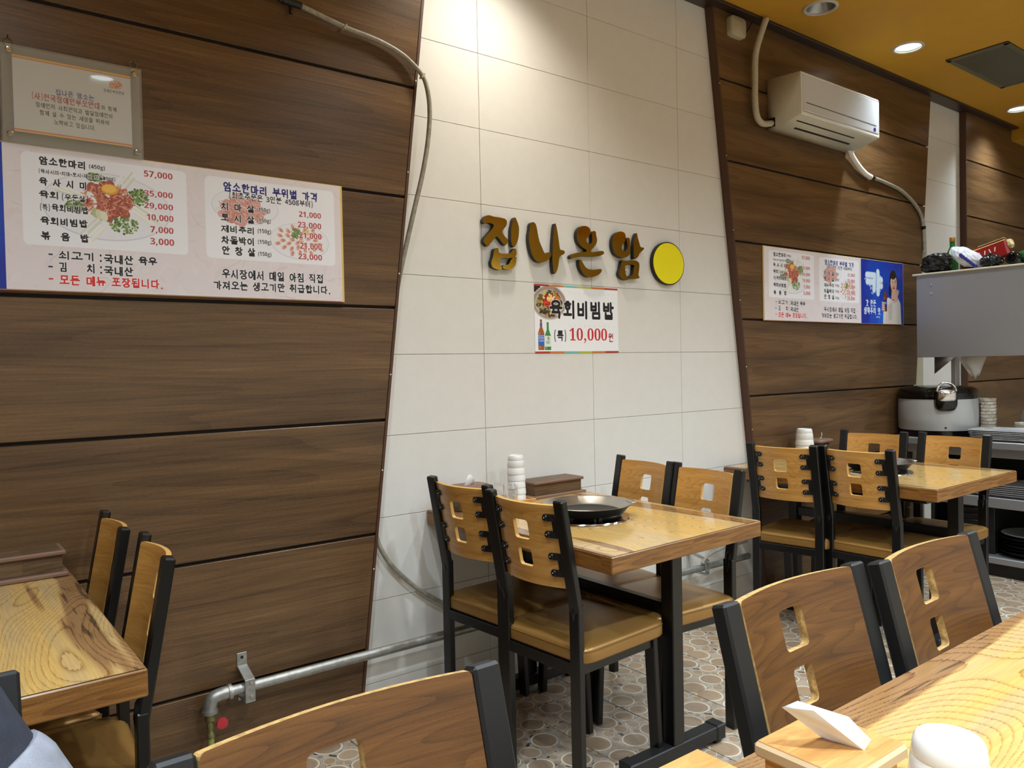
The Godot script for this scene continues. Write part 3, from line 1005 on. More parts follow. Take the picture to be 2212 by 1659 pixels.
func bowl_picture() -> ImageTexture:
	var rng := RandomNumberGenerator.new()
	rng.seed = 77
	var cv := Canvas.new(256, 256, Color(.85, .83, .77))
	bits(cv, rng, Rect2(0, 0, 256, 256), 46, [Color(.62, .48, .30), Color(.34, .22, .13), Color(.74, .64, .46), Color(.80, .74, .62)], 7, 2.6, .75)
	return cv.texture()
var BANNER := [
["암소한마리",0.0857,0.0707,0.2061,0.1187,"K",1],
["(450g)",0.2122,0.0833,0.2541,0.1136,"K",0],
["(육사시미+치마+토시+제비+차돌450g)",0.0847,0.1566,0.2816,0.1818,"K",0.6],
["육 사 시 미",0.0847,0.2172,0.2071,0.2626,"K",1],
["육회",0.0837,0.3081,0.1347,0.351,"K",1],
["(우둔살)",0.1388,0.3157,0.2092,0.3535,"K",0.7],
["(특)",0.0847,0.4015,0.1112,0.4394,"K",0.7],
["육회비빔밥",0.1133,0.3939,0.2082,0.4369,"K",1],
["육회비빔밥",0.0847,0.4899,0.2051,0.5354,"K",1],
["볶  음  밥",0.0847,0.5934,0.2071,0.6414,"K",1],
["57,000",0.3602,0.0783,0.4418,0.1212,"R",0],
["35,000",0.3592,0.2247,0.4408,0.2652,"R",0],
["29,000",0.3582,0.3157,0.4408,0.3561,"R",0],
["10,000",0.3643,0.4015,0.4408,0.4444,"R",0],
["7,000",0.3735,0.4924,0.4398,0.5354,"R",0],
["3,000",0.3724,0.5808,0.4408,0.6263,"R",0],
["-",0.1031,0.7424,0.1133,0.7525,"K",0.5],
["쇠고기",0.1265,0.7222,0.2214,0.7727,"K",1],
[":",0.2327,0.7298,0.2378,0.7753,"K",0],
["국내산",0.2429,0.7273,0.3245,0.7828,"K",1],
["육우",0.3367,0.7273,0.3908,0.7803,"K",1],
["-",0.102,0.8283,0.1122,0.8384,"K",0.5],
["김",0.1265,0.803,0.15,0.8586,"K",1],
["치",0.1969,0.803,0.2224,0.8586,"K",1],
[":",0.2327,0.8157,0.2378,0.8611,"K",0],
["국내산",0.2418,0.8131,0.3235,0.8687,"K",1],
["-",0.102,0.9141,0.1122,0.9242,"E",0.5],
["모든 메뉴 포장됩니다.",0.1265,0.8939,0.4071,0.952,"E",1],
["암소한마리 부위별 가격",0.5939,0.0884,0.9173,0.1515,"B",1],
["(최초주문은 3인분 450g부터)",0.6122,0.1616,0.899,0.2071,"K",0.65],
["치 마 살",0.5857,0.2525,0.6959,0.303,"K",0.9],
["(150g)",0.7031,0.2626,0.7469,0.298,"K",0],
["토 시 살",0.5847,0.3409,0.6949,0.3914,"K",0.9],
["(150g)",0.7031,0.351,0.748,0.3838,"K",0],
["제비추리",0.5837,0.4318,0.6949,0.4798,"K",0.9],
["(150g)",0.7031,0.4369,0.748,0.4722,"K",0],
["차돌박이",0.5837,0.5177,0.6939,0.5707,"K",0.9],
["(150g)",0.7031,0.5253,0.748,0.5606,"K",0],
["안 창 살",0.5847,0.601,0.6949,0.6566,"K",0.9],
["(150g)",0.7031,0.6237,0.7469,0.6591,"K",0],
["21,000",0.8469,0.2576,0.9265,0.3005,"R",0],
["23,000",0.8418,0.346,0.9265,0.3914,"R",0],
["21,000",0.8459,0.4343,0.9265,0.4798,"R",0],
["21,000",0.848,0.5202,0.9265,0.5707,"R",0],
["23,000",0.8408,0.6136,0.9265,0.6591,"R",0],
["우시장에서 매일 아침 직접",0.5827,0.7828,0.9316,0.846,"K",0.9],
["가져오는 생고기만 취급합니다.",0.5551,0.8788,0.9571,0.9369,"K",0.9]
]
var NOTICE := [
["집나온 암소는",0.3413,0.3689,0.6724,0.432,"B",0.8],
["(사)전국장애인부모연대",0.1433,0.4612,0.7201,0.534,"R",0.9],
["와 함께",0.727,0.4806,0.8669,0.5291,"K",0.65],
["장애인의 사회권익과 발달장애인이",0.1741,0.5825,0.8328,0.6359,"K",0.65],
["함께 살 수 있는 세상을 위하여",0.2048,0.6796,0.7986,0.733,"K",0.65],
["노력하고 있습니다.",0.3208,0.7816,0.6826,0.835,"K",0.65],
["장애인부모연대",0.7543,0.2427,0.9386,0.2767,"K",0.5]
]
var PRICE := [
["육회비빔밥",0.163,0.2211,0.9557,0.4864,"K",1.1],
["(특)",0.2093,0.6667,0.3622,0.8197,"K",1],
["10,000",0.3944,0.6327,0.8551,0.8469,"S",0],
["원",0.8692,0.7007,0.9376,0.8333,"R",0.9]
]
var LET_jip := [
 PackedVector2Array([Vector2(-0.011,1.863),Vector2(-0.008,1.877),Vector2(0.007,1.892),Vector2(0.027,1.895),Vector2(0.041,1.891),Vector2(0.072,1.891),Vector2(0.099,1.889),Vector2(0.11,1.883),Vector2(0.112,1.867),Vector2(0.101,1.852),Vector2(0.084,1.836),Vector2(0.095,1.818),Vector2(0.118,1.804),Vector2(0.104,1.778),Vector2(0.089,1.785),Vector2(0.068,1.808),Vector2(0.057,1.815),Vector2(0.031,1.789),Vector2(0.013,1.767),Vector2(0.001,1.776),Vector2(-0.012,1.791),Vector2(0.012,1.817),Vector2(0.035,1.839),Vector2(0.046,1.857),Vector2(0.033,1.863),Vector2(0.013,1.864),Vector2(0.001,1.858)]),
 PackedVector2Array([Vector2(0.154,1.902),Vector2(0.162,1.888),Vector2(0.169,1.874),Vector2(0.174,1.856),Vector2(0.172,1.833),Vector2(0.167,1.808),Vector2(0.159,1.791),Vector2(0.146,1.774),Vector2(0.135,1.783),Vector2(0.129,1.801),Vector2(0.131,1.826),Vector2(0.132,1.85),Vector2(0.138,1.869),Vector2(0.142,1.888)]),
 PackedVector2Array([Vector2(0.043,1.76),Vector2(0.056,1.767),Vector2(0.067,1.765),Vector2(0.066,1.744),Vector2(0.129,1.749),Vector2(0.135,1.762),Vector2(0.146,1.772),Vector2(0.157,1.769),Vector2(0.158,1.741),Vector2(0.129,1.729),Vector2(0.07,1.727),Vector2(0.067,1.713),Vector2(0.072,1.701),Vector2(0.083,1.687),Vector2(0.078,1.679),Vector2(0.059,1.679),Vector2(0.036,1.685),Vector2(0.028,1.695),Vector2(0.028,1.71),Vector2(0.035,1.723),Vector2(0.04,1.739)]),
 PackedVector2Array([Vector2(0.158,1.741),Vector2(0.156,1.721),Vector2(0.149,1.697),Vector2(0.13,1.684),Vector2(0.104,1.682),Vector2(0.085,1.685),Vector2(0.085,1.699),Vector2(0.107,1.701),Vector2(0.118,1.705),Vector2(0.129,1.728)]),
]
var LET_na := [
 PackedVector2Array([Vector2(0.233,1.878),Vector2(0.244,1.889),Vector2(0.259,1.887),Vector2(0.267,1.873),Vector2(0.273,1.842),Vector2(0.28,1.813),Vector2(0.293,1.789),Vector2(0.306,1.764),Vector2(0.317,1.761),Vector2(0.334,1.771),Vector2(0.344,1.767),Vector2(0.342,1.75),Vector2(0.325,1.734),Vector2(0.297,1.722),Vector2(0.275,1.722),Vector2(0.256,1.731),Vector2(0.24,1.751),Vector2(0.23,1.78),Vector2(0.224,1.809),Vector2(0.224,1.834),Vector2(0.23,1.853)]),
 PackedVector2Array([Vector2(0.371,1.9),Vector2(0.378,1.881),Vector2(0.384,1.852),Vector2(0.39,1.818),Vector2(0.393,1.792),Vector2(0.399,1.783),Vector2(0.414,1.784),Vector2(0.424,1.778),Vector2(0.418,1.766),Vector2(0.399,1.76),Vector2(0.39,1.751),Vector2(0.386,1.723),Vector2(0.378,1.697),Vector2(0.366,1.678),Vector2(0.357,1.682),Vector2(0.353,1.712),Vector2(0.349,1.742),Vector2(0.354,1.776),Vector2(0.355,1.806),Vector2(0.359,1.837),Vector2(0.363,1.871)]),
]
var LET_on := [
 PackedVector2Array([Vector2(0.523,1.898),Vector2(0.55,1.901),Vector2(0.571,1.895),Vector2(0.579,1.878),Vector2(0.567,1.856),Vector2(0.548,1.844),Vector2(0.554,1.827),Vector2(0.572,1.82),Vector2(0.587,1.832),Vector2(0.585,1.856),Vector2(0.584,1.873),Vector2(0.598,1.885),Vector2(0.61,1.88),Vector2(0.611,1.862),Vector2(0.617,1.847),Vector2(0.612,1.827),Vector2(0.59,1.805),Vector2(0.575,1.796),Vector2(0.576,1.787),Vector2(0.614,1.792),Vector2(0.645,1.799),Vector2(0.659,1.794),Vector2(0.656,1.783),Vector2(0.626,1.773),Vector2(0.589,1.768),Vector2(0.54,1.767),Vector2(0.504,1.761),Vector2(0.475,1.755),Vector2(0.46,1.748),Vector2(0.452,1.755),Vector2(0.457,1.767),Vector2(0.487,1.777),Vector2(0.52,1.783),Vector2(0.547,1.786),Vector2(0.552,1.795),Vector2(0.532,1.801),Vector2(0.509,1.816),Vector2(0.494,1.839),Vector2(0.494,1.866),Vector2(0.504,1.884)]),
 PackedVector2Array([Vector2(0.505,1.748),Vector2(0.516,1.751),Vector2(0.528,1.736),Vector2(0.542,1.717),Vector2(0.563,1.71),Vector2(0.594,1.71),Vector2(0.628,1.716),Vector2(0.642,1.716),Vector2(0.64,1.703),Vector2(0.621,1.688),Vector2(0.587,1.677),Vector2(0.556,1.674),Vector2(0.529,1.688),Vector2(0.512,1.709),Vector2(0.505,1.73)]),
]
var LET_am := [
 PackedVector2Array([Vector2(0.74,1.889),Vector2(0.769,1.897),Vector2(0.792,1.892),Vector2(0.8,1.876),Vector2(0.795,1.855),Vector2(0.781,1.84),Vector2(0.771,1.828),Vector2(0.773,1.812),Vector2(0.79,1.804),Vector2(0.806,1.817),Vector2(0.81,1.838),Vector2(0.804,1.856),Vector2(0.802,1.867),Vector2(0.814,1.873),Vector2(0.827,1.867),Vector2(0.825,1.834),Vector2(0.829,1.811),Vector2(0.822,1.792),Vector2(0.796,1.777),Vector2(0.766,1.775),Vector2(0.734,1.784),Vector2(0.715,1.805),Vector2(0.709,1.834),Vector2(0.717,1.867)]),
 PackedVector2Array([Vector2(0.873,1.9),Vector2(0.878,1.876),Vector2(0.888,1.853),Vector2(0.895,1.833),Vector2(0.918,1.834),Vector2(0.921,1.828),Vector2(0.907,1.817),Vector2(0.89,1.806),Vector2(0.878,1.787),Vector2(0.86,1.775),Vector2(0.849,1.778),Vector2(0.849,1.808),Vector2(0.848,1.836),Vector2(0.856,1.869),Vector2(0.865,1.889)]),
 PackedVector2Array([Vector2(0.772,1.766),Vector2(0.792,1.762),Vector2(0.818,1.767),Vector2(0.865,1.77),Vector2(0.887,1.759),Vector2(0.885,1.731),Vector2(0.877,1.702),Vector2(0.889,1.69),Vector2(0.87,1.684),Vector2(0.836,1.682),Vector2(0.813,1.683),Vector2(0.813,1.693),Vector2(0.843,1.7),Vector2(0.848,1.734),Vector2(0.855,1.749),Vector2(0.791,1.746),Vector2(0.791,1.721),Vector2(0.794,1.698),Vector2(0.811,1.685),Vector2(0.806,1.673),Vector2(0.777,1.676),Vector2(0.754,1.689),Vector2(0.75,1.705),Vector2(0.762,1.728),Vector2(0.767,1.747)]),
]

# ---------------------------------------------------------------- the room
const PROUD := 0.045
const GROOVES := [0.287, 0.695, 1.102, 1.51, 1.917, 2.325, 2.735]

func wood_panel(parent: Node3D, xl: Callable, xr: Callable, seed_: int, strip_l: bool, strip_r: bool) -> void:
	var rng := RandomNumberGenerator.new()
	rng.seed = seed_
	var root := Node3D.new()
	root.name = "wood_panel"
	parent.add_child(root, true)
	# backing board seen in the open joints
	var st := S()
	prism(st, PackedVector2Array([Vector2(xl.call(0.0) + .004, 0), Vector2(xr.call(0.0) - .004, 0), Vector2(xr.call(3.085) - .004, 3.085), Vector2(xl.call(3.085) + .004, 3.085)]), 0.004, 0.031)
	part("backing_board", st, M.groove, root)
	var ys := [0.0]
	ys.append_array(GROOVES)
	ys.append(3.085)
	for i in ys.size() - 1:
		var y0: float = ys[i] + (0.0 if i == 0 else 0.0055)
		var y1: float = ys[i + 1] - (0.0 if i == ys.size() - 2 else 0.0055)
		var il := 0.011 if strip_l else 0.0
		var ir := 0.0115 if strip_r else 0.0
		st = S()
		var p := [Vector2(xl.call(y0) + il, y0), Vector2(xr.call(y0) - ir, y0), Vector2(xr.call(y1) - ir, y1), Vector2(xl.call(y1) + il, y1)]
		var b := 0.0015
		var f := [p[0] + Vector2(b, b), p[1] + Vector2(-b, b), p[2] + Vector2(-b, -b), p[3] + Vector2(b, -b)]
		var off := Vector2(rng.randf_range(0.0, 0.02), rng.randf_range(0.0, 0.74))
		var x0: float = minf(p[0].x, p[3].x)
		var uv := func(q: Vector2) -> Vector2:
			return Vector2(off.x + (q.x - x0) / 2.62, off.y + (y1 - q.y) / 1.68)
		var put := func(q: Vector2, z: float) -> void:
			st.set_uv(uv.call(q))
			st.add_vertex(Vector3(q.x, q.y, z))
		for k in [0, 2, 1, 0, 3, 2]:
			put.call(f[k], PROUD)
		for k in 4:
			var n := (k + 1) % 4
			for e in [[p[k], PROUD - b], [f[n], PROUD], [p[n], PROUD - b], [p[k], PROUD - b], [f[k], PROUD], [f[n], PROUD]]:
				put.call(e[0], e[1])
			for e in [[p[k], .031], [p[n], PROUD - b], [p[n], .031], [p[k], .031], [p[k], PROUD - b], [p[n], PROUD - b]]:
				put.call(e[0], e[1])
		part("board", st, M.walnut, root)
	for sd in 2:
		if not (strip_l if sd == 0 else strip_r):
			continue
		var X: Callable = xl if sd == 0 else xr
		var w := 0.010 if sd == 0 else -0.0105
		st = S()
		prism(st, PackedVector2Array([Vector2(X.call(0.0), 0), Vector2(X.call(0.0) + w, 0), Vector2(X.call(3.085) + w, 3.085), Vector2(X.call(3.085), 3.085)]), 0.002, PROUD + .0012)
		part("edge_strip", st, M.edge_strip, root)
		st = S()
		for k in 7:
			var y := 0.55 + k * 0.36 + rng.randf_range(-.03, .03)
			lathe(st, [Vector2(0, .0022), Vector2(.0026, .0012), Vector2(.0034, 0)], Transform3D(ZAX, Vector3(X.call(y) + w * .6, y, PROUD + .0012)), 8)
		part("brads", st, M.steel, root)

func build_room() -> void:
	# floor: grout bed with printed ceramic tiles, 300 mm
	var fl := struct("floor")
	var st := S()
	box(st, Vector3(-4.3, -.12, -.1), Vector3(7.3, -.004, 5.4))
	part("grout_bed", st, M.floor_grout, fl)
	var meshes := []
	for v in 4:
		st = S()
		var h := 0.1482
		var c := [Vector3(-h, 0, -h), Vector3(h, 0, -h), Vector3(h, 0, h), Vector3(-h, 0, h)]
		var uvs := [Vector2(0, 0), Vector2(1, 0), Vector2(1, 1), Vector2(0, 1)]
		for k in [0, 1, 2, 0, 2, 3]:
			st.set_uv(uvs[(k + v) % 4])
			st.add_vertex(c[k] * Vector3(.996, 1, .996))
		for k in 4:
			var n := (k + 1) % 4
			for q in [[c[k] * Vector3(.996, 1, .996), k], [c[n] + Vector3.DOWN * .004, n], [c[n] * Vector3(.996, 1, .996), n], [c[k] * Vector3(.996, 1, .996), k], [c[k] + Vector3.DOWN * .004, k], [c[n] + Vector3.DOWN * .004, n]]:
				st.set_uv(uvs[(q[1] + v) % 4])
				st.add_vertex(q[0])
		meshes.append(mesh_of(st))
	var rest := S()
	var rng := RandomNumberGenerator.new()
	rng.seed = 9
	for ix in range(-13, 24):
		for iz in range(-1, 17):
			var x := -0.06 + 0.3 * ix + 0.15
			var z := 0.293 + 0.3 * (iz - 1) + 0.15
			var near := x > -1.9 and x < 3.6 and z > -0.1 and z < 2.2
			var v := (ix * 3 + iz) % 2
			if near:
				put_mesh("tile", meshes[absi(v)], M.log_tile, fl, Vector3(x, 0, z))
			else:
				rest.append_from(meshes[absi(v)], 0, Transform3D(Basis(), Vector3(x, 0, z)))
	var far := MeshInstance3D.new()
	far.name = "tile_field"
	far.mesh = rest.commit()
	far.mesh.surface_set_material(0, M.log_tile)
	far.set_meta("kind", "stuff")
	fl.add_child(far)

	# back wall: core, wall tiles 600 x 300, three tapered wood panels
	var wb := struct("wall_back")
	st = S()
	box(st, Vector3(-4.3, 0, -.16), Vector3(7.3, 3.2, -.0035))
	part("mortar", st, M.grout, wb)
	st = S()
	box(st, Vector3(-.2991, -.1491, -.0035), Vector3(.2991, .1491, 0), .0009)
	var tm := mesh_of(st)
	for ix in range(-2, 9):
		if ix in [4, 5]:
			continue # wholly behind the middle panel
		if ix == 8:
			continue
		for iy in range(0, 11):
			var y := 2.84 - 0.3 * iy + 0.15
			if y > 3.1 or y < -0.02:
				continue
			put_mesh("tile", tm, M.tile, wb, Vector3(ix * 0.6 + 0.3 + (0.142 if ix > 5 else 0.0), y, 0))
	wood_panel(wb, func(y: float) -> float: return -2.62 - 0.10 + .124 * (3.085 - y) * .8, func(y: float) -> float: return -0.602 + 0.124 * y, 1, false, true)
	wood_panel(wb, func(y: float) -> float: return 1.826 - 0.132 * y, func(y: float) -> float: return 3.407 + 0.124 * y, 2, true, false)
	wood_panel(wb, func(_y: float) -> float: return 4.335, func(_y: float) -> float: return 6.9, 3, true, false)

	for d in [["wall_left", Vector3(-4.3, 0, -.1), Vector3(-4.15, 3.2, 5.4)], ["wall_right", Vector3(7.1, 0, -.1), Vector3(7.3, 3.2, 5.4)], ["wall_front", Vector3(-4.3, 0, 5.2), Vector3(7.3, 3.2, 5.4)]]:
		var w := struct(d[0])
		st = S()
		box(st, d[1], d[2])
		part("wall_face", st, M.plaster, w)
	# ceiling with holes for the lamps and the vent
	var ce := CSGCombiner3D.new()
	ce.name = "ceiling"
	ce.set_meta("kind", "structure")
	add_child(ce)
	var b := CSGBox3D.new()
	b.name = "slab"
	b.size = Vector3(11.6, .2, 5.5)
	b.position = Vector3(1.5, CEIL + .1, 2.65)
	b.material = M.ceiling
	ce.add_child(b)
	for l in LAMPS:
		var h := CSGCylinder3D.new()
		h.name = "lamp_hole"
		h.operation = CSGShape3D.OPERATION_SUBTRACTION
		h.radius = 0.074
		h.height = 0.3
		h.sides = 32
		h.position = Vector3(l[0], CEIL - .02, l[1])
		h.material = M.ceiling
		ce.add_child(h, true)
	var drop := CSGBox3D.new()
	drop.name = "lowered_part"
	drop.size = Vector3(2.2, .2, 5.4)
	drop.position = Vector3(5.17 + 1.1, 3.0 + .1, 2.66)
	drop.material = M.ceiling
	ce.add_child(drop)
	# dark moulding along the top of the back wall
	var tr := struct("trim_1")
	st = S()
	box(st, Vector3(-4.1, 3.085, .0), Vector3(5.17, 3.1, .098), .002)
	part("moulding", st, M.moulding, tr)

func build_lamps() -> void:
	var proto_on: Node3D
	for i in LAMPS.size():
		var l: Array = LAMPS[i]
		var lab: String = ["glowing round downlight nearest the ceiling grille, above the air conditioner", "unlit round downlight at the top of the picture, left of the glowing one", "glowing round downlight cut by the right edge, past the grille"][i] if i < 3 else "glowing round downlight in the orange ceiling outside the picture"
		var t := thing("downlight", lab, "ceiling light", Vector3(l[0], CEIL, l[1]), 0.0, "round downlights in the orange ceiling")
		var st := S()
		lathe(st, [Vector2(.070, .0), Vector2(.071, -.006), Vector2(.078, -.009), Vector2(.086, -.006), Vector2(.088, .0)], Transform3D(), 36)
		part("trim_ring", st, M.lamp_trim, t)
		st = S()
		if l[2] > 0.0:
			lathe(st, [Vector2(.0725, .002), Vector2(.070, .004), Vector2(.066, .03), Vector2(.06, .05)], Transform3D(), 36)
			part("reflector", st, M.lamp_trim, t)
			st = S()
			lathe(st, [Vector2(.0, .006), Vector2(.05, .007), Vector2(.068, .012), Vector2(.0, .02)], Transform3D(), 36)
			part("glowing_lens", st, M.lamp_glow, t)
			var s := SpotLight3D.new()
			s.name = "lamp_light"
			s.light_energy = LAMP_ENERGY * l[2]
			s.light_color = Color(1.0, .975, .92) if i == 3 else LAMP_TINT # one warmer bulb washes the tiles
			s.light_size = 0.06
			s.spot_angle = 62.0 if l[2] < 0.5 else 72.0
			s.spot_angle_attenuation = 1.0
			s.spot_range = 14.0
			s.spot_attenuation = 2.0
			s.shadow_enabled = true
			t.add_child(s)
			s.position = Vector3(0, -.012, 0)
			s.rotation_degrees = Vector3(-90, 0, 0)
		else:
			lathe(st, [Vector2(.0725, .0), Vector2(.066, .012), Vector2(.055, .045), Vector2(.030, .075), Vector2(.0, .085)], Transform3D(), 36)
			part("reflector", st, M.lamp_can, t)

# ---------------------------------------------------------------- things fixed to the wall and ceiling
func letter(called: String, label: String, polys: Array) -> void:
	var t := thing("gold_letter", label, "sign letter", Vector3.ZERO, 0.0, "gold letters of the wall sign")
	t.set_meta("plain", "gold_letter")
	for poly in polys:
		var p: PackedVector2Array = poly
		var sm := PackedVector2Array() # round the outline
		for i in p.size():
			var a := p[i]
			var c := p[(i + 1) % p.size()]
			sm.append(a.lerp(c, .25))
			sm.append(a.lerp(c, .75))
		var am := ArrayMesh.new()
		var st := S()
		prism_faces(st, sm, 0.024, true)
		st.generate_normals()
		st.commit(am)
		am.surface_set_material(0, M.gold)
		st = S()
		prism_faces(st, sm, 0.004, false)
		prism_sides(st, sm, 0.004, 0.024)
		st.generate_normals()
		st.commit(am)
		am.surface_set_material(1, M.black_side)
		var o := MeshInstance3D.new()
		o.name = "stroke"
		o.mesh = am
		t.add_child(o, true)
		var c2 := Vector2.ZERO
		for q in sm:
			c2 += q / sm.size()
		st = S()
		lathe(st, [Vector2(.003, 0), Vector2(.003, .006)], Transform3D(ZAX, Vector3(c2.x, c2.y, -.001)), 8)
		part("mounting_pin", st, M.steel, t)

func banner(called: String, label: String, x0: float, x1: float, ad0: float, ad1: float, y0: float, y1: float) -> void:
	var t := thing(called, label, "menu board", Vector3(minf(x0, ad0), y1, PROUD), 0.0, "menu boards on the wood panels")
	var o := t.position
	var L := minf(x0, ad0) - o.x
	var R := maxf(x1, ad1) - o.x
	var st := S()
	box(st, Vector3(L - .004, -.003, 0.0005), Vector3(R + .009, y0 - y1 + .003, .006), .001)
	part("backing_board", st, M.board_yellow, t)
	st = S()
	box(st, Vector3(L, -.0055, .0006), Vector3(R, -.0032, .0075))
	part("lower_rail", st, M.board_red, t)
	st = S()
	sheet(st, x0 - o.x, y0 - y1, x1 - o.x, 0, .0085)
	part("menu_print", st, M.banner, t)
	st = S()
	sheet(st, ad0 - o.x, y0 - y1, ad1 - o.x, 0, .0085)
	part("beer_advertisement", st, M.ad, t)
	st = S()
	box(st, Vector3(L, .0, .006), Vector3(R, y0 - y1, .0083))
	part("print_carrier", st, M.board_white, t)

func build_wall_things() -> void:
	letter("jip", "first gold letter of the wall sign, with crossed strokes over a box", LET_jip)
	letter("na", "second gold letter of the wall sign, an L curve beside a spear", LET_na)
	letter("on", "third gold letter of the wall sign, ring over bar over hook", LET_on)
	letter("am", "fourth gold letter of the wall sign, next to the yellow oval", LET_am)
	# yellow oval plate at the end of the sign (its mascot drawing is left out)
	var t := thing("oval_sign", "yellow oval plate with black rim right of the gold letters", "sign", Vector3(1.095, 1.77, 0))
	var st := S()
	prism(st, ellipse_poly(0, 0, .114, .104, 56), .002, .020)
	part("plate", st, M.black_side, t)
	st = S()
	prism(st, ellipse_poly(0, 0, .109, .099, 56), .019, .0215)
	part("yellow_face", st, M.yellow_sign, t)

	t = thing("price_poster", "white poster with a bibimbap bowl, two bottles and a red price", "poster", Vector3(.264, 1.34, 0))
	st = S()
	box(st, Vector3(0, 0, .0006), Vector3(.497, .2945, .0016))
	part("paper", st, M.board_white, t)
	st = S()
	sheet(st, 0, .2945, .497, 0, .0019)
	part("print", st, M.price, t)

	banner("menu_board", "large pink menu board with plate of raw beef, under the framed notice", -1.618, -.636, -2.150, -1.6182, 1.921, 1.525)
	banner("menu_board", "smaller-looking pink menu board with blue beer advertisement, below the air conditioner", 1.822, 2.825, 2.8252, 3.357, 1.908, 1.510)

	# framed notice on stand-offs
	t = thing("framed_notice", "clear acrylic frame with a printed notice, hung above the large menu board", "notice", Vector3(-1.44, 1.92, PROUD))
	st = S()
	box(st, Vector3(-.175, 0, .021), Vector3(.174, .264, .024), .0008)
	part("acrylic_plate", st, M.acrylic, t)
	st = S()
	box(st, Vector3(-.178, -.001, .008), Vector3(.171, .263, .0105), .0008)
	part("back_plate", st, M.acrylic, t)
	st = S()
	sheet(st, -.149, .238, .144, .032, .0206)
	part("paper", st, M.notice, t)
	st = S()
	box(st, Vector3(-.149, .032, .0195), Vector3(.144, .238, .0204))
	part("paper_backing", st, M.board_white, t)
	for q in [[-.156, .248], [.155, .246], [.155, .019], [-.158, .022]]:
		st = S()
		lathe(st, [Vector2(.0055, -.024), Vector2(.0055, -.002), Vector2(.0078, -.002), Vector2(.0082, .003), Vector2(.006, .0055), Vector2(0, .006)], Transform3D(ZAX, Vector3(q[0], q[1], .024)) * Transform3D(Basis(), Vector3.ZERO), 16)
		part("standoff", st, M.chrome, t)
	for x in [-.156, .156]:
		st = S()
		box(st, Vector3(x - .006, .250, .010), Vector3(x + .006, .266, .012))
		var ring := []
		for k in [[-.006, .268], [-.010, .276], [-.011, .284], [-.006, .285], [0, .293], [.006, .285], [.011, .284], [.010, .276], [.006, .268]]:
			ring.append(Vector3(x + k[0], k[1], .008))
		tube(st, ring, .0012, 6, true)
		lathe(st, [Vector2(.0012, 0), Vector2(.0016, .012)], Transform3D(ZAX, Vector3(x, .289, 0)), 8)
		part("hanger", st, M.brass, t)

	# air conditioner
	t = thing("air_conditioner", "white wall air conditioner with silver front panel above the second menu board", "air conditioner", Vector3(1.882, 2.535, PROUD))
	st = S()
	# side profile (z, y) pulled out along x
	var prof := PackedVector2Array([Vector2(0, 0), Vector2(.06, -.004), Vector2(.185, .034), Vector2(.194, .046), Vector2(.200, .12), Vector2(.200, .20), Vector2(.196, .252), Vector2(.188, .260), Vector2(0, .272)])
	var e := S()
	prism(e, prof, 0.0, .80)
	var raw := mesh_of(e)
	st.append_from(raw, 0, Transform3D(Basis(Vector3(0, 0, 1), Vector3.UP, Vector3(-1, 0, 0)), Vector3(.80, 0, .002)))
	part("casing", st, M.ac_side, t)
	st = S()
	for q in [[0.0, .012, .048, .252], [.788, .80, .048, .252]]:
		box(st, Vector3(q[0] + .001, q[2], .17), Vector3(q[1] - .001, q[3], .2065), .003)
	box(st, Vector3(.001, .036, .17), Vector3(.799, .056, .2075), .005)
	box(st, Vector3(.001, .246, .17), Vector3(.799, .2605, .2050), .005)
	part("front_frame", st, M.white_plastic, t)
	st = S()
	box(st, Vector3(.014, .057, .18), Vector3(.786, .245, .2085), .004)
	part("front_panel", st, M.ac_front, t)
	st = S()
	box(st, Vector3(.04, .0985, .2), Vector3(.76, .1045, .2092), .0003)
	part("panel_line", st, M.grey_line, t)
	st = S()
	lathe(st, [Vector2(.014, 0), Vector2(.014, .0012), Vector2(0, .0014)], Transform3D(ZAX, Vector3(.742, .078, .2085)), 20, .8)
	part("badge", st, M.badge, t)
	for q in [[.04, .62, .150, .0255, .009], [.10, .66, .098, .0095, .013]]:
		st = S()
		obox(st, Transform3D(Basis(Vector3.RIGHT, -.295), Vector3((q[0] + q[1]) * .5, q[3], q[2])), Vector3(q[1] - q[0], .006, q[4]))
		part("air_slot", st, M.ac_slot, t)
	st = S()
	obox(st, Transform3D(Basis(Vector3.RIGHT, -.295), Vector3(.36, .0175, .124)), Vector3(.58, .005, .040), .001)
	part("louver", st, M.ac_side, t)
	st = S()
	obox(st, Transform3D(Basis(Vector3.RIGHT, -.295), Vector3(.735, .0185, .125)), Vector3(.028, .004, .014))
	part("receiver_window", st, M.ac_slot, t)
	st = S()
	box(st, Vector3(-.001, .010, .004), Vector3(.004, .062, .050), .004)
	part("pipe_opening", st, M.ac_slot, t)

	st = S()
	tube(st, smooth_path([Vector3(1.780, 3.083, .115), Vector3(1.757, 3.02, .105), Vector3(1.728, 2.90, .085), Vector3(1.722, 2.75, .082), Vector3(1.722, 2.64, .082), Vector3(1.745, 2.575, .078), Vector3(1.800, 2.553, .072), Vector3(1.880, 2.567, .072)]), .0165, 14)
	single("wrapped_pipe", st, M.tape, "thick taped pipe running from ceiling down to the air conditioner's left side", "pipe")
	t = thing("drain_hose", "white drain hose curving from under the air conditioner down to the tile strip", "hose", Vector3(2.66, 2.53, PROUD))
	st = S()
	var o := t.position
	var dp := [Vector3(2.640, 2.548, .085), Vector3(2.70, 2.512, .072), Vector3(2.785, 2.463, .068), Vector3(2.86, 2.432, .066), Vector3(2.93, 2.418, .066)]
	tube(st, smooth_path(dp.map(func(v): return v - o)), .0165, 12)
	part("insulated_length", st, M.white_plastic, t)
	st = S()
	tube(st, smooth_path([Vector3(2.93, 2.418, .063), Vector3(2.985, 2.419, .06)].map(func(v): return v - o), 2), .0105, 10)
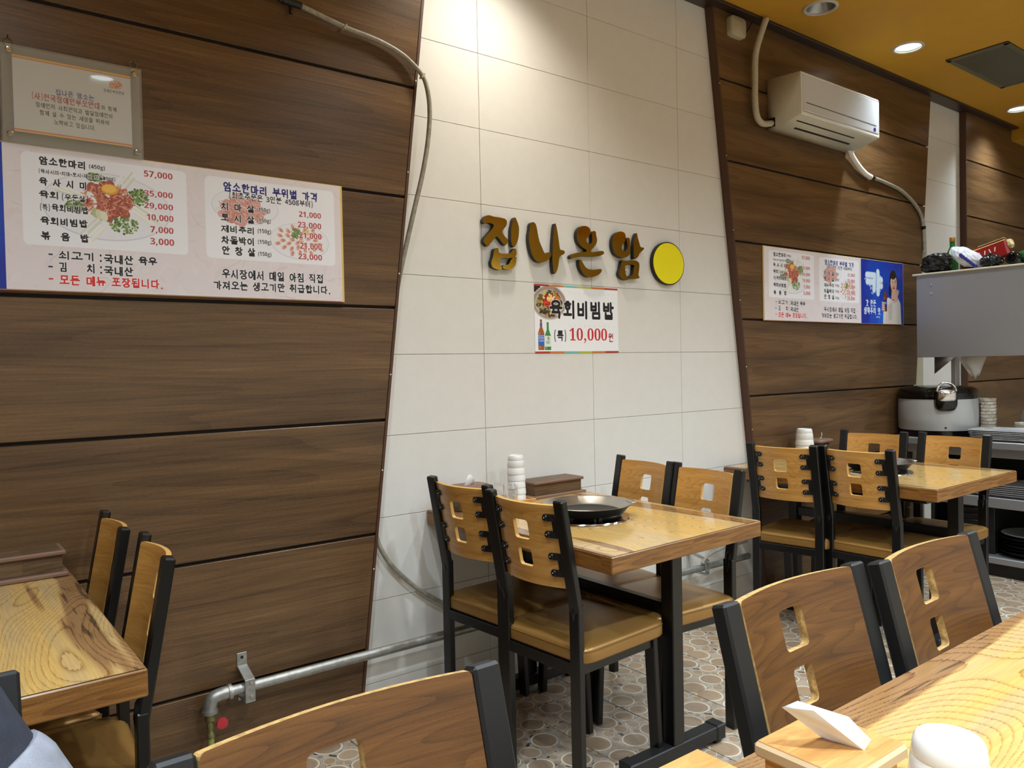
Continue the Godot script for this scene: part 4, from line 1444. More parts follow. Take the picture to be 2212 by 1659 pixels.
	part("joint", st, M.black_gloss, t)
	st = S()
	tube(st, smooth_path([Vector3(2.985, 2.419, .06), Vector3(3.091, 2.413, .059), Vector3(3.323, 2.386, .058), Vector3(3.50, 2.325, .058), Vector3(3.60, 2.255, .058), Vector3(3.640, 2.176, .058), Vector3(3.655, 2.06, .058), Vector3(3.655, 1.95, .058)].map(func(v): return v - o)), .0115, 10)
	part("bare_length", st, M.hose, t)
	st = S()
	tube(st, [Vector3(3.6405, 2.182, .058) - o, Vector3(3.6425, 2.160, .058) - o], .0135, 10)
	part("tape_band", st, M.black_gloss, t)

	t = thing("junction_box", "small dirty cream junction box at the top left of the second wood panel", "junction box", Vector3(1.545, 2.958, PROUD))
	st = S()
	pad(st, .125, .105, [Vector2(0, 0), Vector2(0, .026), Vector2(.004, .032)], 5.0, 24, Transform3D(ZAX, Vector3(.056, .056, .0)))
	part("cover", st, M.cream_plastic, t)
	st = S()
	lathe(st, [Vector2(0, .004), Vector2(.005, .003), Vector2(.006, 0)], Transform3D(ZAX, Vector3(.075, .09, .031)), 10)
	part("screw", st, M.steel_dull, t)
	st = S()
	tube(st, smooth_path([Vector3(.115, .03, .012), Vector3(.15, .06, .012), Vector3(.185, .118, .02)]), .003, 6)
	part("wire", st, M.steel_soft, t)

	# return-air grille in the ceiling
	t = thing("ceiling_vent", "dusty rectangular return-air grille set in the orange ceiling", "vent", Vector3(3.63, CEIL, .56))
	st = S()
	box(st, Vector3(-.41, -.004, -.171), Vector3(.41, .002, .171))
	part("filter_mesh", st, M.vent_mesh, t)
	st = S()
	for q in [[-.41, -.38, -.171, .171], [.38, .41, -.171, .171], [-.41, .41, -.171, -.141], [-.41, .41, .141, .171]]:
		box(st, Vector3(q[0], -.012, q[2]), Vector3(q[1], -.002, q[3]), .003)
	part("frame", st, M.vent_frame, t)
	for k in 22:
		st = S()
		obox(st, Transform3D(Basis(Vector3.FORWARD, .6), Vector3(-.357 + k * .034, -.0065, 0)), Vector3(.014, .0012, .281))
		part("slat", st, M.vent_slat, t)

	# gas pipe along the foot of the wall
	t = thing("gas_pipe", "galvanised gas pipe running low along the wood panel and tiles", "pipe", Vector3(-1.133, .29, .1))
	o = t.position
	st = S()
	tube(st, [Vector3(.055, 0, 0), Vector3(1.40, -.002, 0), Vector3(2.72, -.012, 0)], .0165, 16)
	part("long_pipe", st, M.galv, t)
	st = S()
	tube(st, smooth_path([Vector3(.062, 0, 0), Vector3(.035, 0, 0), Vector3(.008, -.008, 0), Vector3(0, -.035, 0), Vector3(0, -.048, 0)], 4), .0205, 14)
	tube(st, [Vector3(.055, 0, 0), Vector3(.066, 0, 0)], .024, 14)
	tube(st, [Vector3(0, -.040, 0), Vector3(0, -.050, 0)], .0235, 14)
	part("elbow", st, M.galv, t)
	var v := Node3D.new()
	v.name = "valve"
	t.add_child(v)
	st = S()
	lathe(st, [Vector2(.0, -.125), Vector2(.013, -.125), Vector2(.013, -.112), Vector2(.010, -.108), Vector2(.010, -.098), Vector2(.0125, -.094), Vector2(.0125, -.075), Vector2(.017, -.072), Vector2(.017, -.05)], Transform3D(), 6)
	part("body", st, M.brass, v)
	st = S()
	obox(st, Transform3D(Basis(), Vector3(.018, -.085, .012)), Vector3(.01, .008, .012), .001)
	lathe(st, [Vector2(0, 0), Vector2(.017, 0), Vector2(.017, .006), Vector2(0, .007)], Transform3D(ZAX, Vector3(.03, -.083, .016)), 18)
	part("handle", st, M.red_plastic, v)
	st = S()
	tube(st, [Vector3(0, -.12, 0), Vector3(.0, -.20, 0), Vector3(.004, -.288, .004)], .0095, 10)
	part("rubber_tube", st, M.label_green, t)
	for q in [[.118, 0.0], [2.36, -.010]]:
		var br := Node3D.new()
		br.name = "wall_bracket"
		t.add_child(br, true)
		st = S()
		var x: float = q[0]
		var zw := PROUD - o.z if q[0] < .5 else -o.z
		box(st, Vector3(x - .016, .052, zw), Vector3(x + .016, .095, zw + .003), .001)
		bar(st, Vector3(x, .054, zw + .001), Vector3(x, .028, .0205), .032, .003, Vector3.RIGHT, .001)
		box(st, Vector3(x - .016, -.040, .0185), Vector3(x + .016, .030, .0215), .001)
		box(st, Vector3(x - .016, -.058, zw), Vector3(x + .016, -.030, zw + .003), .001)
		box(st, Vector3(x - .016, -.043, zw), Vector3(x + .016, -.0385, .0215), .001)
		part("plate", st, M.galv, br)
		for yy in [.018, -.024]:
			st = S()
			lathe(st, [Vector2(.0, .006), Vector2(.005, .005), Vector2(.0056, 0)], Transform3D(ZAX, Vector3(x + .003, yy, .0215)), 8)
			part("bolt", st, M.steel_dull, br)
		st = S()
		lathe(st, [Vector2(.0, .0012), Vector2(.005, .001), Vector2(.005, 0)], Transform3D(ZAX, Vector3(x, .08, zw + .003)), 10)
		part("screw_hole", st, M.ac_slot, br)
	st = S()
	tube(st, smooth_path([Vector3(2.33, .015, .012), Vector3(2.38, .045, .01), Vector3(2.50, .060, .0), Vector3(2.72, .062, -.01)]), .0075, 8)
	part("branch_hose", st, M.hose, t)

	# hose looping over the edge of the left wood panel
	t = thing("flexible_hose", "thin stained hose looping over the large wood panel's edge onto the tiles", "hose", Vector3(-.80, 2.5, .07))
	o = t.position
	st = S()
	tube(st, smooth_path([Vector3(-.763, 2.501, .066), Vector3(-.608, 2.472, .062), Vector3(-.489, 2.459, .06), Vector3(-.401, 2.437, .061), Vector3(-.348, 2.409, .064), Vector3(-.302, 2.366, .07), Vector3(-.284, 2.309, .075), Vector3(-.278, 2.228, .075), Vector3(-.289, 2.118, .073), Vector3(-.312, 2.0, .068), Vector3(-.339, 1.895, .062), Vector3(-.366, 1.78, .052), Vector3(-.391, 1.656, .034), Vector3(-.405, 1.55, .014)].map(func(q): return q - o)), .0088, 10)
	part("upper_length", st, M.hose, t)
	st = S()
	tube(st, [Vector3(-.83, 2.503, .068) - o, Vector3(-.765, 2.502, .066) - o], .0115, 10)
	tube(st, [Vector3(-.800, 2.502, .062) - o, Vector3(-.800, 2.468, .062) - o], .006, 8)
	tube(st, [Vector3(-1.0, 2.53, .068) - o, Vector3(-.83, 2.503, .068) - o], .009, 8)
	part("connector", st, M.steel_soft, t)
	for q in [Vector3(-.608, 2.472, .062), Vector3(-.302, 2.366, .068)]:
		st = S()
		obox(st, Transform3D(Basis(Vector3.BACK, -.6), q - o), Vector3(.007, .022, .022), .002)
		part("cable_tie", st, M.cream_plastic, t)
	st = S()
	tube(st, smooth_path([Vector3(-.515, .70, .02), Vector3(-.505, .655, .022), Vector3(-.472, .591, .024), Vector3(-.424, .531, .026), Vector3(-.349, .461, .026), Vector3(-.253, .392, .026), Vector3(-.15, .33, .03), Vector3(-.08, .302, .06)].map(func(q): return q - o)), .0088, 10)
	part("lower_length", st, M.hose, t)

# ---------------------------------------------------------------- tables
func make_table(label: String, x0: float, x1: float, z0: float, z1: float, top_mat: Material, along_x := false, burner := Vector2.INF, tilt := 0.0) -> void:
	var cx := (x0 + x1) * .5
	var cz := (z0 + z1) * .5
	var t := thing("restaurant_table", label, "table", Vector3(cx, 0, cz), 0.0, "restaurant tables with laminated wood tops")
	var hx := (x1 - x0) * .5
	var hz := (z1 - z0) * .5
	var H := 0.75
	var tf := Transform3D(Basis(Vector3.BACK, tilt), Vector3(0, H, 0))
	var st := S()
	obox(st, tf * at(0, -.0265, 0), Vector3(hx * 2, .051, hz * 2), .0025)
	part("edge_band", st, M.slab_edge, t)
	st = S()
	var b := .003
	var c := [Vector3(-hx + b, .0006, -hz + b), Vector3(hx - b, .0006, -hz + b), Vector3(hx - b, .0006, hz - b), Vector3(-hx + b, .0006, hz - b)]
	var uv := [Vector2(0, 0), Vector2(1, 0), Vector2(1, 1), Vector2(0, 1)]
	if along_x:
		uv = [Vector2(0, 0), Vector2(0, 1), Vector2(1, 1), Vector2(1, 0)]
	for k in [0, 1, 2, 0, 2, 3]:
		st.set_uv(uv[k])
		st.add_vertex(tf * c[k])
	part("table_top", st, top_mat, t)
	# steel frame: T legs at both ends, a stretcher and a frame below the top
	var ends := [-hz + .13, hz - .115]
	if along_x:
		ends = [-hx + .15, hx - .15]
	for k in 2:
		var e: float = ends[k]
		var P := func(u: float, y: float, v: float) -> Vector3: return Vector3(v, y, u) if not along_x else Vector3(u, y, v)
		var ax: Vector3 = Vector3.RIGHT if not along_x else Vector3.BACK
		st = S()
		bar(st, P.call(e, .062, .03), P.call(e, .70, .03), .05, .05, ax, .003)
		part("leg", st, M.steel_black, t)
		var ft := Node3D.new()
		ft.name = "foot"
		t.add_child(ft, true)
		st = S()
		bar(st, P.call(e, .040, -.16), P.call(e, .040, .225), .045, .05, Vector3.UP, .003)
		part("rail", st, M.steel_soft, ft)
		for q in [-.175, .240]:
			st = S()
			bar(st, P.call(e, .040, q - .022), P.call(e, .040, q + .022), .052, .057, Vector3.UP, .004)
			bar(st, P.call(e, .0, q), P.call(e, .018, q), .03, .03, ax, .002)
			part("end_cap", st, M.steel_soft, ft)
	st = S()
	if along_x:
		bar(st, Vector3(ends[0], .49, .03), Vector3(ends[1], .49, .03), .03, .045, Vector3.BACK)
	else:
		bar(st, Vector3(.03, .49, ends[0]), Vector3(.03, .49, ends[1]), .03, .045, Vector3.RIGHT)
	part("stretcher", st, M.steel_black, t)
	st = S()
	box(st, Vector3(-hx + .08, .672, -hz + .08), Vector3(hx - .08, .699, hz - .08), .002)
	part("under_frame", st, M.steel_black, t)
	if burner != Vector2.INF:
		var g := Node3D.new()
		g.name = "gas_burner"
		t.add_child(g)
		g.position = Vector3(burner.x - cx, H, burner.y - cz)
		st = S()
		lathe(st, [Vector2(.128, .0015), Vector2(.130, .006), Vector2(.150, .0055), Vector2(.153, .0008)], Transform3D(), 44)
		part("steel_ring", st, M.chrome, g)
		st = S()
		lathe(st, [Vector2(.129, .002), Vector2(.0, .0014)], Transform3D(), 44)
		lathe(st, [Vector2(.03, .002), Vector2(.045, .002), Vector2(.045, .013), Vector2(.0, .015)], Transform3D(), 24)
		part("burner_bowl", st, M.black_gloss, g)
		for k in 4:
			st = S()
			var d := Vector3(cos(TAU * k / 4 + .5), 0, sin(TAU * k / 4 + .5))
			bar(st, d * .06 + Vector3(0, .013, 0), d * .127 + Vector3(0, .013, 0), .008, .012, Vector3.UP.cross(d), .001)
			part("trivet_arm", st, M.steel_black, g)

func build_tables() -> void:
	make_table("wood-topped table in front of the tiles, under the gold sign", -.288, .410, .004, 1.0, M.slab, false, Vector2(.037, .545), .012)
	make_table("wood-topped table nearest the serving counter, under the second menu board", 1.455, 2.262, .05, 1.105, M.slab2, false, Vector2(1.80, .68))
	make_table("wood-topped table at the left edge with bold growth lines", -2.20, -1.50, .052, 1.028, M.slab2)
	make_table("wood-topped table in the right foreground, carrying napkin holder and cup", -1.23, .22, 1.912, 2.62, M.slab, true)

# ---------------------------------------------------------------- chairs: forward is +x of the chair, seat centre over its origin
func board_with_holes(parent: Node3D, face: Material, rim: Material, w: float, y0: float, y1: float, holes: Array, sag: float, lean: Callable, thick: float) -> void:
	var n := 18
	var place := func(p: Vector2, off: float) -> Vector3:
		var u := p.x / (w * .5)
		var l: Vector2 = lean.call(p.y) # (x of the back line, slope)
		var slope := 2.0 * sag * u / (w * .5) # turn of the bent board
		var nrm := Vector3(1, l.y, 0).normalized()
		return Vector3(l.x - sag * (1.0 - u * u), p.y, p.x) + nrm * off - Vector3(0, 0, slope) * off
	var outline := round_rect(0, (y0 + y1) * .5, w, y1 - y0, .006, 3)
	var hp := []
	for h in holes:
		hp.append(round_rect(h[0], h[1], h[2], h[3], .009, 4))
	var st := S()
	var tris := []
	for k in n:
		var a := -w * .5 + w * k / n
		var b := -w * .5 + w * (k + 1) / n
		var strip := PackedVector2Array([Vector2(a, y0 - .01), Vector2(b, y0 - .01), Vector2(b, y1 + .01), Vector2(a, y1 + .01)])
		var todo: Array = []
		todo.append_array(Geometry2D.intersect_polygons(outline, strip))
		for h in hp:
			var nxt := []
			for p in todo:
				nxt.append_array(Geometry2D.clip_polygons(p, h))
			todo = nxt
		for p in todo:
			var idx := Geometry2D.triangulate_polygon(p)
			for i in range(0, idx.size(), 3):
				var q := [p[idx[i]], p[idx[i + 1]], p[idx[i + 2]]]
				if (q[1] - q[0]).cross(q[2] - q[0]) < 0.0:
					q.reverse()
				tris.append(q)
	st.set_smooth_group(0)
	for sd in [1, -1]:
		st.set_smooth_group(0 if sd == 1 else 1)
		for q in tris:
			var o: Array = q.duplicate()
			if sd == 1:
				o.reverse()
			for p in [o[0], o[2], o[1]]:
				st.set_uv(Vector2(p.x / w + .5, (y1 - p.y) / w))
				st.add_vertex(place.call(p, thick * .5 * sd))
	var back := part("backrest", st, face, parent)
	var loops := [[outline, true]]
	for h in hp:
		loops.append([h, false])
	for l in loops:
		st = S()
		var p: PackedVector2Array = l[0]
		var m := PackedVector2Array()
		for i in p.size():
			var a := p[i]
			var b := p[(i + 1) % p.size()]
			var k := maxi(1, int(a.distance_to(b) / .02))
			for s in k:
				m.append(a.lerp(b, float(s) / k))
		for i in m.size():
			var a := m[i]
			var b := m[(i + 1) % m.size()]
			var q := [place.call(a, -thick * .5), place.call(b, -thick * .5), place.call(b, thick * .5), place.call(a, thick * .5)]
			if l[1]:
				q.reverse()
			quad(st, q[0], q[1], q[2], q[3])
		part("board_edge" if l[1] else "hole_edge", st, rim, back)

func make_chair(called: String, light: bool, face: Material) -> Node3D:
	var t := thing(called, "", "chair")
	t.set_meta("plain", called)
	var ow := .345 if light else .42          # outer width over the posts
	var pw := .040 if light else .042         # post width
	var pd := .025 if light else .030         # post depth
	var top := .905
	var knee := .585 if light else .54
	var slope := .19 if light else .27
	var xr := -.175
	var steel: Material = M.steel_black if light else M.steel_soft
	var lean := func(y: float) -> Vector2:
		return Vector2(xr - maxf(0.0, y - knee) * slope, slope)
	for s in [-1, 1]:
		var z: float = s * (ow - pw) * .5
		var st := S()
		var xt: float = lean.call(top).x
		bar(st, Vector3(xr, 0, z), Vector3(xr, knee + .012, z), pd, pw, Vector3.RIGHT, .003)
		bar(st, Vector3(xr, knee - .012, z), Vector3(xt, top, z), pd * .98, pw * .98, Vector3.RIGHT, .004)
		# weld where the tube is bent
		lathe(st, [Vector2(0, knee - .05), Vector2(.013, knee - .035), Vector2(.016, knee), Vector2(.012, knee + .03), Vector2(0, knee + .045)], at(xr, 0, z), 10)
		part("leg", st, steel, t)
		st = S()
		bar(st, Vector3(.185, 0, z), Vector3(.160, .42, z), pd * .9, pw, Vector3.RIGHT, .003)
		part("leg", st, steel, t)
	# seat frame of four rails
	var st := S()
	var hz := (ow - pw) * .5
	for s in [-1, 1]:
		bar(st, Vector3(xr, .405, s * hz), Vector3(.17, .405, s * hz), .032, .024, Vector3.UP)
	bar(st, Vector3(xr, .405, -hz), Vector3(xr, .405, hz), .034, .024, Vector3.UP)
	bar(st, Vector3(.165, .405, -hz), Vector3(.165, .405, hz), .032, .024, Vector3.UP)
	part("seat_frame", st, steel, t)
	var seat := Node3D.new()
	seat.name = "seat"
	t.add_child(seat)
	st = S()
	var sw := ow + .03
	pad(st, .385, sw, [Vector2(.012, .421), Vector2(.003, .424), Vector2(0, .430), Vector2(0, .458), Vector2(.003, .466), Vector2(.012, .472), Vector2(.05, .4755), Vector2(.11, .477)], 10.0, 72, at(.012, 0, 0))
	part("cushion", st, M.vinyl, seat)
	st = S()
	var loop := []
	for k in 72:
		var a := TAU * k / 72
		loop.append(Vector3(.012 + signf(cos(a)) * pow(absf(cos(a)), 2.0 / 10) * .1925, .4600, signf(sin(a)) * pow(absf(sin(a)), 2.0 / 10) * sw * .5))
	tube(st, loop, .0016, 5, true)
	part("piping", st, M.vinyl_piping, seat)
	# backrest
	var bw := ow - 2 * pw + .004
	if light:
		board_with_holes(t, face, M.ply_edge, bw - .005, .640, .888, [[0, .806, .062, .060], [0, .720, .056, .054]], .030, func(y: float) -> Vector2: return Vector2(lean.call(y).x + .005, slope), .011)
		for s in [-1, 1]:
			for yb in [.826, .710]:
				var br := Node3D.new()
				br.name = "bracket"
				t.add_child(br, true)
				st = S()
				var z: float = s * (ow * .5 - pw)
				for dy in [-.025, .025]:
					var y: float = yb + dy
					var x: float = lean.call(y).x - .007
					var inn: float = z - s * .032
					bar(st, Vector3(x + .003, y, z + s * .004), Vector3(x - .012, y, inn), .021, .004, Vector3.UP, .0015)
					lathe(st, [Vector2(.0, .0032), Vector2(.008, .0028), Vector2(.0105, .0), Vector2(.0105, -.004)], Transform3D(Basis(Vector3.UP, Vector3.LEFT, Vector3.BACK), Vector3(x - .013, y, inn)), 12)
				bar(st, Vector3(lean.call(yb - .034).x - .009, yb - .034, z - s * .007), Vector3(lean.call(yb + .034).x - .009, yb + .034, z - s * .007), .004, .018, Vector3.RIGHT, .001)
				part("plate", st, M.steel_black, br)
				for dy in [-.025, .025]:
					var y: float = yb + dy
					st = S()
					lathe(st, [Vector2(0, .003), Vector2(.0022, .0022), Vector2(.003, 0)], Transform3D(Basis(Vector3.UP, Vector3.LEFT, Vector3.BACK), Vector3(lean.call(y).x - .0225, y, z - s * .032)), 10)
					part("rivet", st, M.steel_dull, br)
	else:
		board_with_holes(t, face, M.worn_edge, bw - .005, .625, .903, [[.017, .828, .070, .066], [.020, .738, .058, .060]], .022, func(y: float) -> Vector2: return Vector2(lean.call(y).x + .004, slope), .016)
	return t

func build_chairs() -> void:
	var proto := make_chair("dining_chair", true, M.ply)
	var proto2 := make_chair("dining_chair", true, M.ply2)
	proto2.set_meta("plain", "dining_chair")
	var dark := make_chair("walnut_chair", false, M.dark_ply)
	# x and z of the middle of the top of the back, turn in degrees, label
	var reach := .236
	var spots := [
		[-.397, .742, 4.0, 0, "light wood chair, back to the viewer, at the near left of the sign table"],
		[-.372, .355, 4.0, 0, "light wood chair, back to the viewer, nearest the tiles at the sign table"],
		[.496, .712, 176.0, 1, "light wood chair facing left at the near right of the sign table"],
		[.517, .385, 174.0, 1, "light wood chair facing left at the sign table, close to the tiled wall"],
		[1.343, .461, 9.0, 1, "light wood chair, back to the viewer, at the counter table's left, close to the wall"],
		[1.412, .78, 1.0, 1, "light wood chair, back to the viewer, at the counter table's near left"],
		[2.222, .44, 189.0, 1, "light wood chair facing left in front of the rice cooker"],
		[2.312, .808, 181.0, 1, "light wood chair facing left in front of the stacked trays"],
		[-1.402, .682, 176.0, 0, "light wood chair at the near right side of the left table"],
		[-1.413, .277, 178.0, 0, "light wood chair at the left table, close to the wood panel"]]
	var first := [true, true]
	for s in spots:
		var a := deg_to_rad(s[2])
		var f := Vector3(cos(a), 0, -sin(a))
		var p: Vector3 = Vector3(s[0], 0, s[1]) + f * reach
		var src: Node3D = proto if s[3] == 0 else proto2
		if first[s[3]]:
			first[s[3]] = false
			src.position = p
			src.rotation.y = a
			src.set_meta("label", s[4])
			src.set_meta("group", "light wood chairs with two square holes")
		else:
			dup(src, p, a, s[4])
	var dk := [
		[-.623, 1.785, "dark walnut chair with chipped edges, left of the two behind the foreground table"],
		[-.195, 1.812, "dark walnut chair, right of the two behind the foreground table"],
		[-1.441, 1.737, "dark walnut chair cut by the bottom edge, its top edge badly worn"],
		[-1.935, 1.36, "dark walnut chair behind the seated person at the left edge"]]
	for i in dk.size():
		var p := Vector3(dk[i][0], 0, dk[i][1] + .274)
		if i == 0:
			dark.position = p
			dark.rotation.y = -PI / 2
			dark.set_meta("label", dk[i][2])
			dark.set_meta("group", "dark walnut chairs with worn edges")
		else:
			dup(dark, p, -PI / 2, dk[i][2])

# ---------------------------------------------------------------- small things on the tables
func tissue(parent: Node3D, c: Vector3, w: float, h: float, turn: float, lean_ := 0.35) -> void:
	# a folded paper napkin pulled up through the slot
	var st := S()
	st.set_smooth_group(0)
	var n := 10
	var b := Basis(Vector3.UP, turn)
	var P := func(u: float, v: float) -> Vector3:
		var bend := sin(v * 1.9) * lean_ * h
		var half := w * .5 * (1.0 - .55 * v * v * absf(u * 2.0 - .6))
		return c + b * Vector3((u - .5) * 2.0 * half, v * h * (1.0 - .28 * absf(u - .35) * 2.0), bend + sin(u * 5.0) * .006 * (1.0 - v))
	for i in n:
		for j in n:
			quad(st, P.call(float(i) / n, float(j) / n), P.call(float(i + 1) / n, float(j) / n), P.call(float(i + 1) / n, float(j + 1) / n), P.call(float(i) / n, float(j + 1) / n))
	part("paper_napkin", st, M.tissue, parent)

func cup_mesh() -> ArrayMesh:
	var st := S()
	# stacking cup standing upside down
	lathe(st, [Vector2(.0345, 0), Vector2(.0365, .001), Vector2(.0365, .004), Vector2(.0345, .024), Vector2(.0330, .026), Vector2(.0345, .029), Vector2(.0325, .052), Vector2(.0310, .0545), Vector2(.0318, .057), Vector2(.0295, .071), Vector2(.0270, .0745), Vector2(.0235, .0745), Vector2(.0225, .072), Vector2(0, .0715)], Transform3D(), 36)
	lathe(st, [Vector2(0, .068), Vector2(.026, .067), Vector2(.0345, 0)], Transform3D(), 36)
	return mesh_of(st)

func napkin_box(label: String, p: Vector3, turn: float) -> void:
	var t := thing("napkin_box", label, "napkin box", p, turn, "dark napkin boxes by the wall")
	var st := S()
	pad(st, .15, .10, [Vector2(.012, 0), Vector2(.010, .008), Vector2(.012, .075)], 4.0, 32)
	part("body", st, M.box_wood, t)
	st = S()
	pad(st, .165, .115, [Vector2(.004, .075), Vector2(0, .08), Vector2(.002, .088), Vector2(.012, .093)], 4.0, 32)
	part("lid", st, M.box_rim, t)
	tissue(t, Vector3(0, .088, 0), .075, .045, .4, .3)

func utensil_box(label: String, p: Vector3, len_: float) -> void:
	var t := thing("utensil_box", label, "cutlery box", p, 0.0, "dark wood cutlery boxes by the wall")
	var st := S()
	box(st, Vector3(-.012, 0, 0), Vector3(len_ + .012, .012, .130), .003)
	part("base_board", st, M.box_rim, t)
	st = S()
	box(st, Vector3(.0, .012, .008), Vector3(len_, .056, .110), .001)
	part("body", st, M.box_wood, t)
	st = S()
	box(st, Vector3(-.008, .056, .002), Vector3(len_ + .008, .068, .120), .003)
	part("lid", st, M.box_rim, t)
	st = S()
	box(st, Vector3(.002, .0675, .012), Vector3(len_ - .002, .0688, .110), .0004)
	part("lid_panel", st, M.box_wood, t)

func frying_pan(label: String, p: Vector3, turn: float) -> void:
	var t := thing("grill_pan", label, "pan", p, turn, "steel grill pans on the table burners")
	var st := S()
	lathe(st, [Vector2(.0, .0), Vector2(.110, .0), Vector2(.128, .005), Vector2(.151, .031), Vector2(.158, .034), Vector2(.1585, .036)], Transform3D(), 52)
	part("underside", st, M.pan_dark, t)
	st = S()
	lathe(st, [Vector2(.1585, .036), Vector2(.156, .0375), Vector2(.149, .034), Vector2(.128, .012), Vector2(.120, .009)], Transform3D(), 52)
	part("steel_rim", st, M.pan_steel, t)
	st = S()
	lathe(st, [Vector2(.121, .0094), Vector2(.06, .0088), Vector2(0, .0085)], Transform3D(), 52)
	part("cooking_surface", st, M.pan_dark, t)
	for s in [-1, 1]:
		st = S()
		pad(st, .075, .026, [Vector2(.0, .0345), Vector2(0, .037), Vector2(.002, .0385)], 4.0, 24, at(0, 0, s * .160))
		part("handle", st, M.pan_steel, t)

func build_table_things() -> void:
	var st: SurfaceTool
	# sign table, by the wall
	napkin_box("dark wooden napkin box behind the left chairs of the sign table", Vector3(-.165, .749, .11), .0)
	utensil_box("dark wooden cutlery box against the tiles on the sign table", Vector3(.142, .751, .022), .252)
	var tr := thing("cup_tray", "thin wooden tray under the white cup stack on the sign table", "tray", Vector3(.05, .7505, .105))
	st = S()
	box(st, Vector3(-.065, 0, -.06), Vector3(.070, .006, .065), .002)
	box(st, Vector3(-.065, .006, .057), Vector3(.070, .012, .065), .002)
	box(st, Vector3(.063, .006, -.06), Vector3(.070, .012, .057), .002)
	part("board", st, M.honey, tr)
	var cm := cup_mesh()
	var names := ["lowest", "second from below", "middle", "second from the top", "topmost"]
	for k in 5:
		var c := thing("white_cup", "white upside-down cup, %s of the tall stack on the sign table" % names[k], "cup", Vector3(.056 + .001 * (k % 2), .7565 + k * .0262, .125 - .001 * k), 0.4 * k, "white cups in the tall stack")
		put_mesh("body", cm, M.melamine, c)
	var gm := S()
	lathe(gm, [Vector2(0, 0), Vector2(.024, 0), Vector2(.026, .004), Vector2(.029, .075), Vector2(.0295, .0765), Vector2(.0285, .0765), Vector2(.0268, .012), Vector2(.0, .010)], Transform3D(), 28)
	var glass := mesh_of(gm)
	for q in [[-.045, .13, "clear glass tumbler beside the napkin box on the sign table"], [.002, .155, "clear glass tumbler just left of the tall white cup stack"]]:
		var g := thing("glass_tumbler", q[2], "glass", Vector3(q[0], .7505, q[1]), 0.0, "glass tumblers on the sign table")
		put_mesh("body", glass, M.glass, g)
	frying_pan("shallow steel grill pan on the burner of the sign table", Vector3(.037, .767, .55), 1.05)
	# counter table
	napkin_box("dark napkin box with white tissue on the table by the counter", Vector3(2.215, .7505, .13), .1)
	names = ["lowest", "middle", "topmost"]
	for k in 3:
		var c := thing("white_cup", "white upside-down cup, %s of the short stack near the counter table's wall end" % names[k], "cup", Vector3(2.05, .7505 + k * .036, .14), 0.5 * k, "white cups in the short stack")
		var o := put_mesh("body", cm, M.melamine, c)
		o.scale = Vector3(1.35, 1.2, 1.35)
	frying_pan("shallow steel grill pan on the burner of the table by the counter", Vector3(1.80, .767, .68), .9)
	# left table
	utensil_box("long dark cutlery box on the left table against the wood panel", Vector3(-2.0, .751, .055), .478)
	# foreground table
	var t := thing("napkin_holder", "honey wood napkin holder with a white napkin in the right foreground", "napkin box", Vector3(-.978, .751, 2.063))
	st = S()
	box(st, Vector3(-.062, 0, -.050), Vector3(.055, .070, .050), .002)
	part("body", st, M.honey, t)
	st = S()
	box(st, Vector3(-.070, .070, -.060), Vector3(.062, .088, .060), .004)
	part("lid_frame", st, M.honey_pale, t)
	st = S()
	box(st, Vector3(-.066, .0875, -.056), Vector3(.058, .0892, .056), .001)
	part("lid_panel", st, M.honey, t)
	st = S()
	box(st, Vector3(-.040, .030, .0495), Vector3(.020, .070, .0515), .001)
	part("front_cutout", st, M.honey_pale, t)
	# the napkin: a folded sheet standing out of the lid
	var tip := Vector3(-.061, .137, -.026)
	var r1 := Vector3(-.040, .141, -.019)
	var mid := Vector3(-.043, .138, .003)
	var r2 := Vector3(.003, .123, .019)
	var en := Vector3(.012, .101, .041)
	var q0 := Vector3(.006, .0885, .036)
	var b1 := Vector3(-.002, .0885, -.012)
	for pn in [["paper_napkin", tip, mid, q0, b1, .006], ["napkin_fold", r1, r2, en, mid, -.003]]:
		st = S()
		st.set_smooth_group(0)
		var n := 8
		var P := func(u: float, v: float) -> Vector3:
			var w: Vector3 = pn[1].lerp(pn[2], u).lerp(pn[4].lerp(pn[3], u), v)
			return w + Vector3(-.4, .5, .5) * sin(PI * u) * sin(PI * v) * pn[5]
		for i in n:
			for j in n:
				quad(st, P.call(float(i) / n, float(j) / n), P.call(float(i + 1) / n, float(j) / n), P.call(float(i + 1) / n, float(j + 1) / n), P.call(float(i) / n, float(j + 1) / n))
		if pn[0] == "paper_napkin":
			tri(st, tip, r1, mid)
			tri(st, mid, en, q0)
		part(pn[0], st, M.tissue, t)
	t = thing("white_cup", "glossy white upside-down cup at the bottom right corner", "cup", Vector3(-.865, .7505, 2.145), .3)
	var big := put_mesh("body", cm, M.ceramic, t)
	big.scale = Vector3(1.30, 1.20, 1.30)
	t = thing("wooden_box", "corner of a pale wooden box at the bottom edge, left of the napkin holder", "box", Vector3(-1.165, .7505, 2.03))
	st = S()
	box(st, Vector3(-.05, 0, -.055), Vector3(.052, .07, .055), .002)
	part("body", st, M.honey, t)
	st = S()
	box(st, Vector3(-.058, .070, -.063), Vector3(.060, .086, .063), .004)
	part("lid", st, M.honey, t)

